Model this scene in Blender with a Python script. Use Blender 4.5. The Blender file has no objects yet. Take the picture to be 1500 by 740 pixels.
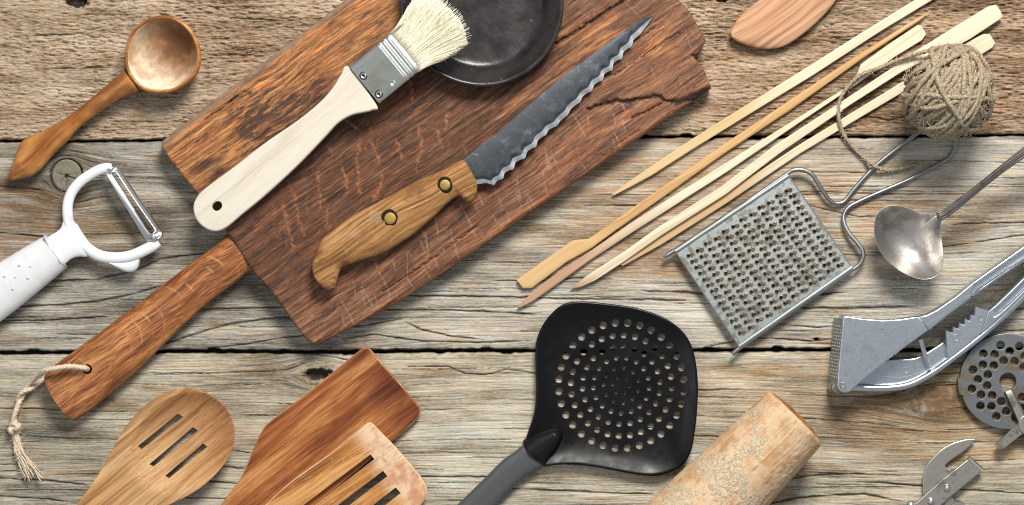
import bpy, bmesh, math, random
import numpy as np
from mathutils import Vector, Matrix, noise as mnoise
from mathutils.geometry import tessellate_polygon

# ------------------------------------------------------------------ camera, light, exposure
S = 0.0004          # metres of table per photograph pixel (the table plane is z = 0)
H = 1.5             # camera height above the table
CX, CY = 750.0, 370.0
R = math.radians
SC = bpy.context.scene
COL = SC.collection

cam_d = bpy.data.cameras.new('camera')
cam_d.sensor_width = 36.0
cam_d.lens = 36.0 * H / (1500 * S)
cam_d.clip_start = 0.05
cam_d.clip_end = 20
cam = bpy.data.objects.new('camera', cam_d)
cam.location = (0, 0, H)
COL.objects.link(cam)
SC.camera = cam

world = bpy.data.worlds.new('World')
SC.world = world
world.use_nodes = True
bg = world.node_tree.nodes['Background']
bg.inputs[0].default_value = (0.92, 0.96, 1.0, 1)
bg.inputs[1].default_value = 0.40

def area(name, loc, aim, size, size_y, power, color):
    d = bpy.data.lights.new(name, 'AREA')
    d.shape = 'RECTANGLE'; d.size = size; d.size_y = size_y; d.energy = power; d.color = color
    o = bpy.data.objects.new(name, d)
    o.location = loc
    o.rotation_euler = (Vector(aim) - Vector(loc)).to_track_quat('-Z', 'Y').to_euler()
    COL.objects.link(o)
area('key_softbox', (0.27, 0.98, 1.14), (0.04, 0, 0), 0.52, 0.42, 37, (1.0, 0.965, 0.905))
area('added_fill_light', (-1.3, -0.3, 1.5), (0, 0, 0), 0.9, 0.9, 5.5, (0.9, 0.95, 1.0))  # weak fill lamp added for softer shadows and metal reflections, no known source

SC.render.engine = 'CYCLES'
SC.cycles.max_bounces = 6
SC.cycles.use_denoising = False
SC.cycles.filter_width = 1.1
SC.view_settings.view_transform = 'Standard'
SC.view_settings.look = 'None'
SC.view_settings.exposure = 0.0
SC.view_settings.gamma = 1.0

# ------------------------------------------------------------------ frames: photograph pixels to places on the table
def Wp(px, py, z=0.0):
    k = (H - z) / H
    return Vector(((px - CX) * S * k, (CY - py) * S * k, z))

class Frame:
    """local frame: origin at pixel a, x axis towards pixel b, standing at height base"""
    def __init__(self, a, b, base=0.0, at=None):
        at = base if at is None else at
        p, q = Wp(*a, at), Wp(*b, at)
        self.o = Vector((p.x, p.y, base)); self.base = base
        self.ang = math.atan2(q.y - p.y, q.x - p.x)
        self.c, self.s = math.cos(self.ang), math.sin(self.ang)
    def l(self, px, py, z=None):
        """local x, y of a photographed point that lies at world height z"""
        p = Wp(px, py, self.base if z is None else z)
        dx, dy = p.x - self.o.x, p.y - self.o.y
        return (dx * self.c + dy * self.s, -dx * self.s + dy * self.c)
    def L(self, pts, z=None):
        return [self.l(p[0], p[1], z) for p in pts]
    def place(self, o):
        o.location = self.o; o.rotation_euler = (0, 0, self.ang)
        return o

def tag(o, label=None, cat=None, group=None, kind=None):
    if label: o['label'] = label
    if cat: o['category'] = cat
    if group: o['group'] = group
    if kind: o['kind'] = kind
    return o

def empty(name, fr, label, cat, group=None):
    o = bpy.data.objects.new(name, None)
    o.empty_display_size = 0.01
    COL.objects.link(o); fr.place(o)
    return tag(o, label, cat, group)

def mk(name, vf, mat, parent=None, fr=None, smooth=True, angle=38):
    me = bpy.data.meshes.new(name)
    v, f = vf
    me.from_pydata([tuple(p) for p in v], [], [tuple(q) for q in f])
    me.validate()
    bm = bmesh.new(); bm.from_mesh(me)
    bmesh.ops.recalc_face_normals(bm, faces=bm.faces)
    bm.to_mesh(me); bm.free()
    if smooth:
        me.shade_smooth()
        if angle < 180: me.set_sharp_from_angle(angle=R(angle))
    me.materials.append(mat)
    o = bpy.data.objects.new(name, me)
    COL.objects.link(o)
    if parent is not None: o.parent = parent
    if fr is not None: fr.place(o)
    return o

def join(*vfs):
    V, F = [], []
    for v, f in vfs:
        n = len(V); V += [tuple(p) for p in v]; F += [tuple(i + n for i in q) for q in f]
    return V, F

def xf(vf, m):
    return [m @ Vector(p) for p in vf[0]], vf[1]

# ------------------------------------------------------------------ shapes
def smooth(pts, n=6, closed=True):
    """Catmull-Rom through the points (2-D or 3-D)"""
    P = [np.array(p, float) for p in pts]; N = len(P); out = []
    rng = range(N) if closed else range(N - 1)
    for i in rng:
        if closed: a, b, c, d = P[i - 1], P[i], P[(i + 1) % N], P[(i + 2) % N]
        else: a, b, c, d = P[max(i - 1, 0)], P[i], P[i + 1], P[min(i + 2, N - 1)]
        for k in range(n):
            t = k / n
            out.append(0.5 * ((2 * b) + (c - a) * t + (2 * a - 5 * b + 4 * c - d) * t * t + (3 * b - a - 3 * c + d) * t ** 3))
    if not closed: out.append(P[-1])
    return [tuple(p) for p in out]

def area2(p):
    return sum(p[i - 1][0] * p[i][1] - p[i][0] * p[i - 1][1] for i in range(len(p))) / 2

def inset(poly, d):
    """move a counter-clockwise polygon inwards by d"""
    n = len(poly); out = []
    for i in range(n):
        a, b, c = poly[i - 1], poly[i], poly[(i + 1) % n]
        e1 = (b[0] - a[0], b[1] - a[1]); e2 = (c[0] - b[0], c[1] - b[1])
        l1 = math.hypot(*e1) or 1e-9; l2 = math.hypot(*e2) or 1e-9
        n1 = (-e1[1] / l1, e1[0] / l1); n2 = (-e2[1] / l2, e2[0] / l2)
        m = (n1[0] + n2[0], n1[1] + n2[1]); q = m[0] * n1[0] + m[1] * n1[1]
        q = max(q, 0.35)
        out.append((b[0] + m[0] * d / q, b[1] + m[1] * d / q))
    return out

def slab(outer, holes, z0, z1, bev=0.0006, nb=2, zf=None, hbev=None):
    """plate with rounded edges and real holes; zf(x, y) lifts the whole section"""
    V, F = [], []
    def ring(poly, z):
        i0 = len(V)
        V.extend((p[0], p[1], z) for p in poly)
        return list(range(i0, i0 + len(poly)))
    tops, bots = [], []
    for k, lp in enumerate([outer] + list(holes)):
        lp = [tuple(p[:2]) for p in lp]
        if area2(lp) < 0: lp = lp[::-1]
        b = bev if k == 0 else (bev if hbev is None else hbev)
        sg = 1 if k == 0 else -1
        prof = []
        if b > 0:
            for i in range(nb + 1):
                a = (math.pi / 2) * i / nb
                prof.append((b * (1 - math.sin(a)), z0 + b * (1 - math.cos(a))))
            prof += [(q[0], z1 - (q[1] - z0)) for q in reversed(prof)]
            prof = [(b + .00012, z0)] + prof + [(b + .00012, z1)]
        else: prof = [(0, z0), (0, z1)]
        prev = None
        for (d, z) in prof:
            r = ring(inset(lp, sg * d) if d else lp, z)
            if prev:
                n = len(r)
                for i in range(n): F.append((prev[i - 1], prev[i], r[i], r[i - 1]))
            else: bots.append(r)
            prev = r
        tops.append(prev)
    for loops in (tops, bots):
        idx = [i for r in loops for i in r]
        tri = tessellate_polygon([[Vector((V[i][0], V[i][1], 0)) for i in r] for r in loops])
        F.extend(tuple(idx[i] for i in t) for t in tri)
    if zf: V = [(x, y, z + zf(x, y)) for x, y, z in V]
    return V, F

def circle(x, y, r, n=16, ph=0):
    return [(x + r * math.cos(ph + 2 * math.pi * i / n), y + r * math.sin(ph + 2 * math.pi * i / n)) for i in range(n)]

def loft(secs, cap=True, closed=True):
    V = [tuple(p) for s in secs for p in s]; n = len(secs[0]); F = []
    for j in range(len(secs) - 1):
        for i in range(n if closed else n - 1):
            a, b = j * n + i, j * n + (i + 1) % n
            F.append((a, b, b + n, a + n))
    if cap:
        for j in (0, len(secs) - 1):
            c = len(V); V.append(tuple(np.mean([np.array(p) for p in secs[j]], 0)))
            for i in range(n): F.append((j * n + i, j * n + (i + 1) % n, c))
    return V, F

def chains(pts):
    """outline (local coordinates) -> x samples with lower and upper y"""
    P = np.array([p[:2] for p in pts]); a, b = P[:, 0].argmin(), P[:, 0].argmax(); n = len(P)
    c1 = [P[(a + i) % n] for i in range(((b - a) % n) + 1)]
    c2 = [P[(a - i) % n] for i in range(((a - b) % n) + 1)]
    c1, c2 = np.array(c1), np.array(c2)
    def mono(c):
        x = np.maximum.accumulate(c[:, 0] + np.arange(len(c)) * 1e-9); return x, c[:, 1]
    (x1, y1), (x2, y2) = mono(c1), mono(c2)
    if y1.mean() > y2.mean(): x1, y1, x2, y2 = x2, y2, x1, y1
    return P[a, 0], P[b, 0], (lambda x: float(np.interp(x, x1, y1))), (lambda x: float(np.interp(x, x2, y2)))

def body(pts, zf, nst=60, nsec=14, disp=None, endpow=1.0):
    """solid from an outline: zf(x, v, half_width) -> (top, bottom), v from -1 to 1 across"""
    x0, x1, lo, hi = chains(pts); secs = []
    for j in range(nst + 1):
        t = j / nst; t = (1 - math.cos(math.pi * t)) / 2
        t = min(max(t, 0.0004), 0.9996)
        x = x0 + (x1 - x0) * t
        a, b = lo(x), hi(x)
        if b - a < 4e-5: m = (a + b) / 2; a, b = m - 2e-5, m + 2e-5
        hw, c = (b - a) / 2, (a + b) / 2; s = []
        for i in range(nsec + 1):
            v = -math.cos(math.pi * i / nsec); s.append([x, c + hw * v, zf(x, v, hw)[0]])
        for i in range(nsec, -1, -1):
            v = -math.cos(math.pi * i / nsec); s.append([x, c + hw * v, zf(x, v, hw)[1]])
        if disp: s = [disp(*p) for p in s]
        secs.append(s)
    return loft(secs)

def oval(zc, h, p=0.5, hb=None):
    """section heights for a rounded bar"""
    def f(x, v, hw):
        q = max(0.0, 1 - v * v) ** p
        e = min(1.0, hw / (h * 0.9)) if h else 1
        return zc + h * q * (0.35 + 0.65 * e), zc - (hb or h) * q * (0.35 + 0.65 * e)
    return f

def rings(outline, c, prof):
    """surface of scaled copies of an outline; prof = [(scale, z)], first and last may have scale 0"""
    V, F = [], []; n = len(outline); prev = None
    for (k, z) in prof:
        if k == 0: r = [len(V)]; V.append((c[0], c[1], z))
        else:
            i0 = len(V); V.extend((c[0] + (p[0] - c[0]) * k, c[1] + (p[1] - c[1]) * k, z) for p in outline)
            r = list(range(i0, i0 + n))
        if prev:
            if len(prev) == 1: F += [(prev[0], r[i - 1], r[i]) for i in range(n)]
            elif len(r) == 1: F += [(prev[i - 1], prev[i], r[0]) for i in range(n)]
            else: F += [(prev[i - 1], prev[i], r[i], r[i - 1]) for i in range(n)]
        prev = r
    return V, F

def tube(pts, rad, sides=8, ply=0, turns=0.0, flat=1.0, closed=False, up=(0, 0, 1), cap=True):
    """tube along 3-D points; ply/turns give the rope lobes their twist (turns per metre)"""
    P = [Vector(p) for p in pts]; n = len(P); secs = []; L = 0.0; upv = Vector(up); N = None
    for i in range(n):
        if closed: t = P[(i + 1) % n] - P[i - 1]
        else: t = P[min(i + 1, n - 1)] - P[max(i - 1, 0)]
        t = t.normalized() if t.length > 1e-9 else Vector((1, 0, 0))
        if N is None:
            N = t.cross(upv)
            if N.length < 1e-3: N = t.cross(Vector((0.3, 1, 0.2)))
        N = (N - t * N.dot(t)).normalized(); B = t.cross(N)
        if i: L += (P[i] - P[i - 1]).length
        r = rad(i / (n - 1)) if callable(rad) else rad
        s = []
        for k in range(sides):
            a = 2 * math.pi * k / sides
            m = 1 + (0.26 * math.cos(ply * (a - L * turns * 2 * math.pi)) if ply else 0)
            s.append(P[i] + (N * math.cos(a) + B * math.sin(a) * flat) * r * m)
        secs.append(s)
    if closed: secs.append(secs[0]); return loft(secs, cap=False)
    return loft(secs, cap=cap)

def lathe(prof, n=48, c=(0, 0)):
    """prof = [(r, z)] turned about z"""
    secs = [[(c[0] + r * math.cos(2 * math.pi * i / n), c[1] + r * math.sin(2 * math.pi * i / n), z) for i in range(n)] for r, z in prof]
    return loft(secs, cap=True)

def cut(o, vf):
    """take a cutter's volume out of an object's mesh"""
    me = bpy.data.meshes.new('cut'); me.from_pydata([tuple(p) for p in vf[0]], [], [tuple(q) for q in vf[1]])
    bm = bmesh.new(); bm.from_mesh(me); bmesh.ops.recalc_face_normals(bm, faces=bm.faces); bm.to_mesh(me); bm.free()
    c = bpy.data.objects.new('cut', me); COL.objects.link(c); c.matrix_world = o.matrix_world
    pr = o.parent; o.parent = None; lm = o.matrix_basis.copy(); o.matrix_basis = Matrix(); c.matrix_basis = Matrix()
    md = o.modifiers.new('b', 'BOOLEAN'); md.operation = 'DIFFERENCE'; md.solver = 'EXACT'; md.object = c
    bpy.context.view_layer.update()
    dg = bpy.context.evaluated_depsgraph_get()
    nm = bpy.data.meshes.new_from_object(o.evaluated_get(dg))
    o.modifiers.clear(); old = o.data; mt = old.materials[0]; o.data = nm
    nm.materials.clear(); nm.materials.append(mt)
    nm.shade_smooth(); nm.set_sharp_from_angle(angle=R(38))
    bpy.data.meshes.remove(old); bpy.data.objects.remove(c); bpy.data.meshes.remove(me)
    o.matrix_basis = lm; o.parent = pr

def prism_v(poly, z0, z1):
    return slab(poly, [], z0, z1, bev=0)

# ------------------------------------------------------------------ numpy noise
def _hash(ix, iy, seed):
    h = (ix.astype(np.int64) * 374761393 + iy.astype(np.int64) * 668265263 + seed * 1442695041) & 0xffffffff
    h = ((h ^ (h >> 13)) * 1274126177) & 0xffffffff
    return h ^ (h >> 16)
def pn(x, y, seed=0):
    x, y = np.broadcast_arrays(np.asarray(x, float), np.asarray(y, float))
    ix, iy = np.floor(x), np.floor(y); fx, fy = x - ix, y - iy
    u, v = fx ** 3 * (fx * (6 * fx - 15) + 10), fy ** 3 * (fy * (6 * fy - 15) + 10)
    def g(dx, dy):
        a = _hash(ix + dx, iy + dy, seed) * (2 * np.pi / 4294967296.0)
        return np.cos(a) * (fx - dx) + np.sin(a) * (fy - dy)
    a = g(0, 0) * (1 - u) + g(1, 0) * u; b = g(0, 1) * (1 - u) + g(1, 1) * u
    return (a * (1 - v) + b * v) * 1.5
def fbm(x, y, o=3, seed=0, gain=0.5):
    s, a = 0, 1.0
    for i in range(o):
        s = s + a * pn(x * 2 ** i, y * 2 ** i, seed + 17 * i); a *= gain
    return s
def sstep(a, b, x):
    t = np.clip((x - a) / (b - a), 0, 1); return t * t * (3 - 2 * t)

# ------------------------------------------------------------------ material builder
class NB:
    def __init__(self, name):
        self.m = bpy.data.materials.new(name); self.m.use_nodes = True
        self.t = self.m.node_tree; self.n = self.t.nodes
        self.b = self.n['Principled BSDF']
    def put(self, sock, v):
        if isinstance(v, bpy.types.NodeSocket): self.t.links.new(v, sock)
        elif isinstance(v, (tuple, list)) and len(v) == 3 and sock.type == 'RGBA': sock.default_value = (*v, 1)
        else: sock.default_value = v
    def obj(self):
        if not hasattr(self, '_o'):
            tc = self.n.new('ShaderNodeTexCoord'); self._o = self.vm('MULTIPLY', tc.outputs['Object'], (1 / S,) * 3)
        return self._o                       # object coordinates in photograph pixels (0.4 mm)
    def vm(self, op, a, b):
        n = self.n.new('ShaderNodeVectorMath'); n.operation = op; self.put(n.inputs[0], a); self.put(n.inputs[1], b); return n.outputs[0]
    def ma(self, op, a, b=0.5, clamp=False):
        n = self.n.new('ShaderNodeMath'); n.operation = op; n.use_clamp = clamp; self.put(n.inputs[0], a); self.put(n.inputs[1], b); return n.outputs[0]
    def attr(self, name, col=False):
        n = self.n.new('ShaderNodeAttribute'); n.attribute_name = name; return n.outputs['Color' if col else 'Fac']
    def comb(self, x, y, z):
        n = self.n.new('ShaderNodeCombineXYZ')
        for s, v in zip(n.inputs, (x, y, z)): self.put(s, v)
        return n.outputs[0]
    def sep(self, v):
        n = self.n.new('ShaderNodeSeparateXYZ'); self.put(n.inputs[0], v); return n.outputs
    def noise(self, v, scale=1.0, detail=3, rough=0.55, dist=0.0, col=False):
        n = self.n.new('ShaderNodeTexNoise'); self.put(n.inputs['Vector'], v)
        n.inputs['Scale'].default_value = scale; n.inputs['Detail'].default_value = detail
        n.inputs['Roughness'].default_value = rough; n.inputs['Distortion'].default_value = dist
        return n.outputs['Color' if col else 'Fac']
    def voro(self, v, scale=1.0, feat='F1', out='Distance', rnd=1.0):
        n = self.n.new('ShaderNodeTexVoronoi'); n.feature = feat; self.put(n.inputs['Vector'], v)
        n.inputs['Scale'].default_value = scale; n.inputs['Randomness'].default_value = rnd; return n.outputs[out]
    def wave(self, v, scale, dist=2.0, dscale=1.0, rings=False, detail=2):
        n = self.n.new('ShaderNodeTexWave'); n.wave_type = 'RINGS' if rings else 'BANDS'
        if not rings: n.bands_direction = 'Y'
        self.put(n.inputs['Vector'], v); n.inputs['Scale'].default_value = scale
        n.inputs['Distortion'].default_value = dist; n.inputs['Detail'].default_value = detail; n.inputs['Detail Scale'].default_value = dscale
        return n.outputs['Fac']
    def rng(self, v, a, b, c=0.0, d=1.0):
        n = self.n.new('ShaderNodeMapRange'); n.interpolation_type = 'SMOOTHSTEP'
        for s, q in zip(list(n.inputs)[:5], (v, a, b, c, d)): self.put(s, q)
        return n.outputs[0]
    def ramp(self, f, stops):
        n = self.n.new('ShaderNodeValToRGB'); self.put(n.inputs[0], f); e = n.color_ramp.elements
        while len(e) < len(stops): e.new(0.5)
        for q, (p, c) in zip(e, stops): q.position = p; q.color = (*c, 1)
        return n.outputs[0]
    def mix(self, f, a, b, mode='MIX'):
        n = self.n.new('ShaderNodeMix'); n.data_type = 'RGBA'; n.blend_type = mode
        self.put(n.inputs[0], f); self.put(n.inputs[6], a); self.put(n.inputs[7], b); return n.outputs[2]
    def bump(self, h, strength=0.5, dist=0.0004, nrm=None):
        n = self.n.new('ShaderNodeBump'); n.inputs['Strength'].default_value = strength; n.inputs['Distance'].default_value = dist
        self.put(n.inputs['Height'], h)
        if nrm is not None: self.put(n.inputs['Normal'], nrm)
        return n.outputs[0]
    def done(self, color=None, rough=None, metal=None, normal=None, **kw):
        for k, v in (('Base Color', color), ('Roughness', rough), ('Metallic', metal), ('Normal', normal)):
            if v is not None: self.put(self.b.inputs[k], v)
        for k, v in kw.items(): self.put(self.b.inputs[k.replace('_', ' ')], v)
        return self.m

def wood(name, cols, gx=0.012, gy=0.22, rough=0.55, bump=0.35, pore=0.5, blot=None, blots=0.012, bend=10.0, coat=0.0, line=0.5, seed=0.0, flour=None):
    """cols: dark, middle, light; grain along local x"""
    b = NB(name); p = b.vm('ADD', b.obj(), (seed, seed * 1.7, seed * 0.3))
    w = b.noise(b.vm('MULTIPLY', p, (0.35, 1.0, 1.0)), 0.012, 2)
    wv = b.comb(0.0, b.ma('MULTIPLY', b.ma('SUBTRACT', w, 0.5), bend * 4), 0.0)
    q = b.vm('ADD', p, wv)
    big = b.noise(b.vm('MULTIPLY', q, (gx * .5, gy * .35, gy * .1)), 1, 4, .6)
    mid = b.noise(b.vm('MULTIPLY', q, (gx, gy, gy * .2)), 1, 5, .65)
    fin = b.noise(b.vm('MULTIPLY', q, (gx * 3, gy * 4.5, gy * .8)), 1, 3, .6)
    f = b.ma('ADD', b.ma('MULTIPLY', big, 0.55), b.ma('ADD', b.ma('MULTIPLY', mid, line), b.ma('MULTIPLY', fin, 0.28)))
    f = b.ma('DIVIDE', f, 0.83 + line)
    c = b.ramp(b.rng(f, 0.34, 0.66), [(0.0, cols[0]), (0.5, cols[1]), (1.0, cols[2])])
    po = b.rng(b.noise(b.vm('MULTIPLY', q, (gx * 4, gy * 6, gy * 1.2)), 1, 2, .5), 0.60, 0.72)
    c = b.mix(b.ma('MULTIPLY', po, pore), c, b.mix(1.0, c, (0.35, 0.28, 0.24), 'MULTIPLY'))
    if blot:
        bl = b.noise(b.vm('MULTIPLY', p, (0.6, 1, 1)), blots, 4, .62)
        c = b.mix(b.rng(bl, blot[1], blot[1] + 0.16, 0, blot[2]), c, blot[0])
    if flour:
        fl = b.noise(p, 0.028, 5, .7)
        c = b.mix(b.rng(fl, flour[1], flour[1] + 0.14, 0, flour[2]), c, flour[0])
    hh = b.ma('SUBTRACT', b.ma('ADD', b.ma('MULTIPLY', fin, .6), mid), b.ma('MULTIPLY', po, .6))
    n = b.bump(hh, bump, 0.0005)
    r = b.ma('ADD', b.ma('MULTIPLY', fin, 0.25), rough - 0.1)
    return b.done(c, r, None, n, Coat_Weight=coat, Coat_Roughness=0.25, Specular_IOR_Level=0.25)

def metal(name, col, rough=0.35, stain=None, scr=0.3, speck=0.0, bump=0.1, met=1.0, streak=(0.01, 0.6), sb=.5):
    b = NB(name); p = b.obj()
    s = b.noise(b.vm('MULTIPLY', p, (streak[0], streak[1], streak[1])), 1, 3)
    bl = b.noise(p, 0.04, 4, .6); fn = b.noise(p, 0.7, 3, .7)
    c = b.mix(b.rng(bl, .35, .7, 0, .35), col, tuple(q * .72 for q in col))
    if stain: c = b.mix(b.rng(b.noise(p, stain[2], 5, .68), stain[1], stain[1] + .14, 0, stain[3]), c, stain[0])
    r = b.ma('ADD', rough - 0.08, b.ma('ADD', b.ma('MULTIPLY', s, scr * .5), b.ma('MULTIPLY', bl, scr * .3)))
    h = b.ma('ADD', b.ma('MULTIPLY', s, sb), b.ma('MULTIPLY', fn, 1.0))
    if speck: c = b.mix(b.rng(fn, .60, .72, 0, speck), c, tuple(min(1, q * 1.5) for q in col))
    return b.done(c, r, met, b.bump(h, bump, 0.0004))
# @@MATERIALS
# ------------------------------------------------------------------ the table: three weathered planks over dark boards
def plank_material(name, kind):
    b = NB(name); p = b.obj(); X, Y, Z = b.sep(p)
    g = b.attr('grain'); crack = b.attr('crack'); warm = b.attr('warm'); tone = b.attr('tone'); soft = b.attr('relief')
    gv = lambda fx, fy, k=0.0: b.comb(b.ma('MULTIPLY', X, fx), b.ma('MULTIPLY', g, fy), k)
    broad = b.noise(gv(.0035, .03), 1, 4, .6)
    mid = b.noise(gv(.006, .22, 3.0), 1, 5, .65)
    fine = b.noise(gv(.020, .95, 5.0), 1, 5, .78)
    hair = b.noise(gv(.035, 1.7, 9.0), 1, 3, .75)
    fib = b.noise(gv(.11, .85, 14.0), 1, 4, .82)
    blot = b.noise(p, .022, 4, .6)
    grit = b.noise(p, .55, 3, .75)
    if kind == 'sawn':
        torn = b.noise(gv(.075, .55, 2.0), 1, 6, .80)
        f = b.ma('ADD', b.ma('MULTIPLY', torn, 1.0), b.ma('ADD', b.ma('MULTIPLY', mid, .25), b.ma('MULTIPLY', broad, .25)))
        f = b.rng(b.ma('ADD', f, b.ma('MULTIPLY', tone, .42)), .56, .98)
        c = b.ramp(f, [(0, (.13, .084, .052)), (.25, (.30, .215, .140)), (.55, (.47, .36, .25)), (1, (.66, .555, .425))])
        c = b.mix(b.rng(blot, .45, .66, 0, .55), c, b.mix(1.0, c, (.90, .74, .62), 'MULTIPLY'))
        c = b.mix(b.ma('MULTIPLY', warm, .55), c, b.mix(1.0, c, (.94, .76, .64), 'MULTIPLY'))
        c = b.mix(b.rng(b.attr('green'), 0, 1, 0, .5), c, (.24, .21, .11))
        h = b.ma('ADD', b.ma('MULTIPLY', torn, 1.3), b.ma('MULTIPLY', fine, .7)); bs, bd = .85, .0011
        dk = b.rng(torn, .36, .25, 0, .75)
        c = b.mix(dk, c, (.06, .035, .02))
    else:
        f = b.ma('ADD', b.ma('MULTIPLY', fine, .72), b.ma('ADD', b.ma('MULTIPLY', mid, .27), b.ma('ADD', b.ma('ADD', b.ma('MULTIPLY', hair, .22), b.ma('MULTIPLY', fib, .60)), b.ma('MULTIPLY', broad, .15))))
        f = b.rng(b.ma('ADD', f, b.ma('MULTIPLY', tone, .55)), .72, 1.26)
        if kind == 'grey':
            c = b.ramp(f, [(0, (.105, .086, .064)), (.22, (.26, .232, .190)), (.55, (.43, .395, .33)), (1, (.62, .59, .515))])
        else:
            c = b.ramp(f, [(0, (.11, .090, .062)), (.22, (.275, .24, .18)), (.55, (.45, .405, .315)), (1, (.64, .60, .485))])
        wl = b.rng(b.ma('ADD', b.noise(gv(.006, .30, 7.0), 1, 3, .6), b.ma('MULTIPLY', warm, .12)), .50, .62)
        wl = b.ma('MULTIPLY', wl, b.ma('ADD', warm, .16), True)
        c = b.mix(b.ma('MULTIPLY', wl, .58), c, b.mix(.35, b.mix(1.0, c, (.95, .66, .44), 'MULTIPLY'), (.26, .15, .08)))
        c = b.mix(b.ma('MULTIPLY', warm, .45), c, b.mix(1.0, c, (1.0, .82, .62), 'MULTIPLY'))
        bl = b.rng(b.noise(gv(.008, .05, 12.0), 1, 5, .7), .48, .62)
        c = b.mix(b.ma('MULTIPLY', bl, .8), c, b.mix(1.0, c, (.83, .91, 1.0), 'MULTIPLY'))
        br = b.rng(b.noise(gv(.010, .045, 33.0), 1, 5, .72), .52, .66)
        c = b.mix(b.ma('MULTIPLY', br, .75), c, b.mix(1.0, c, (.92, .76, .56), 'MULTIPLY'))
        c = b.mix(b.rng(b.attr('green'), 0, 1, 0, .6), c, (.22, .20, .09))
        dkl = b.rng(b.noise(gv(.010, .85, 21.0), 1, 4, .70), .64, .74)
        c = b.mix(b.ma('MULTIPLY', dkl, .6), c, b.mix(1.0, c, (.36, .30, .25), 'MULTIPLY'))
        h = b.ma('ADD', b.ma('MULTIPLY', fine, .8), b.ma('ADD', b.ma('MULTIPLY', fib, .8), b.ma('MULTIPLY', mid, .5))); bs, bd = .6, .0007
    c = b.mix(b.rng(grit, .60, .74, 0, .35), c, b.mix(1.0, c, (.5, .42, .36), 'MULTIPLY'))
    c = b.mix(b.rng(hair, .35, .62, .30, 0), c, b.mix(1.0, c, (.68, .62, .56), 'MULTIPLY'))
    c = b.mix(b.ma('MULTIPLY', crack, .93, True), c, (.018, .012, .008))
    h = b.ma('ADD', h, b.ma('MULTIPLY', grit, .35))
    return b.done(c, .82, None, b.bump(h, bs, bd), Specular_IOR_Level=.25)

tabletop = mk('tabletop', slab([(-.36, -.24), (.36, -.24), (.36, .24), (-.36, .24)], [], -.022, -.0125, 0), wood('dark_underside_wood', [(.012, .008, .006), (.02, .014, .01), (.03, .02, .015)]))
tabletop['kind'] = 'structure'; tabletop['label'] = 'weathered table of three wide horizontal wooden planks'

gap1 = lambda x: 206.5 - 8.5 * x / 1500 + 0.8 * np.sin(x / 90.0)
gap2 = lambda x: 516.5 - 4.0 * x / 1500 + 0.7 * np.sin(x / 70.0 + 1)

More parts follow.
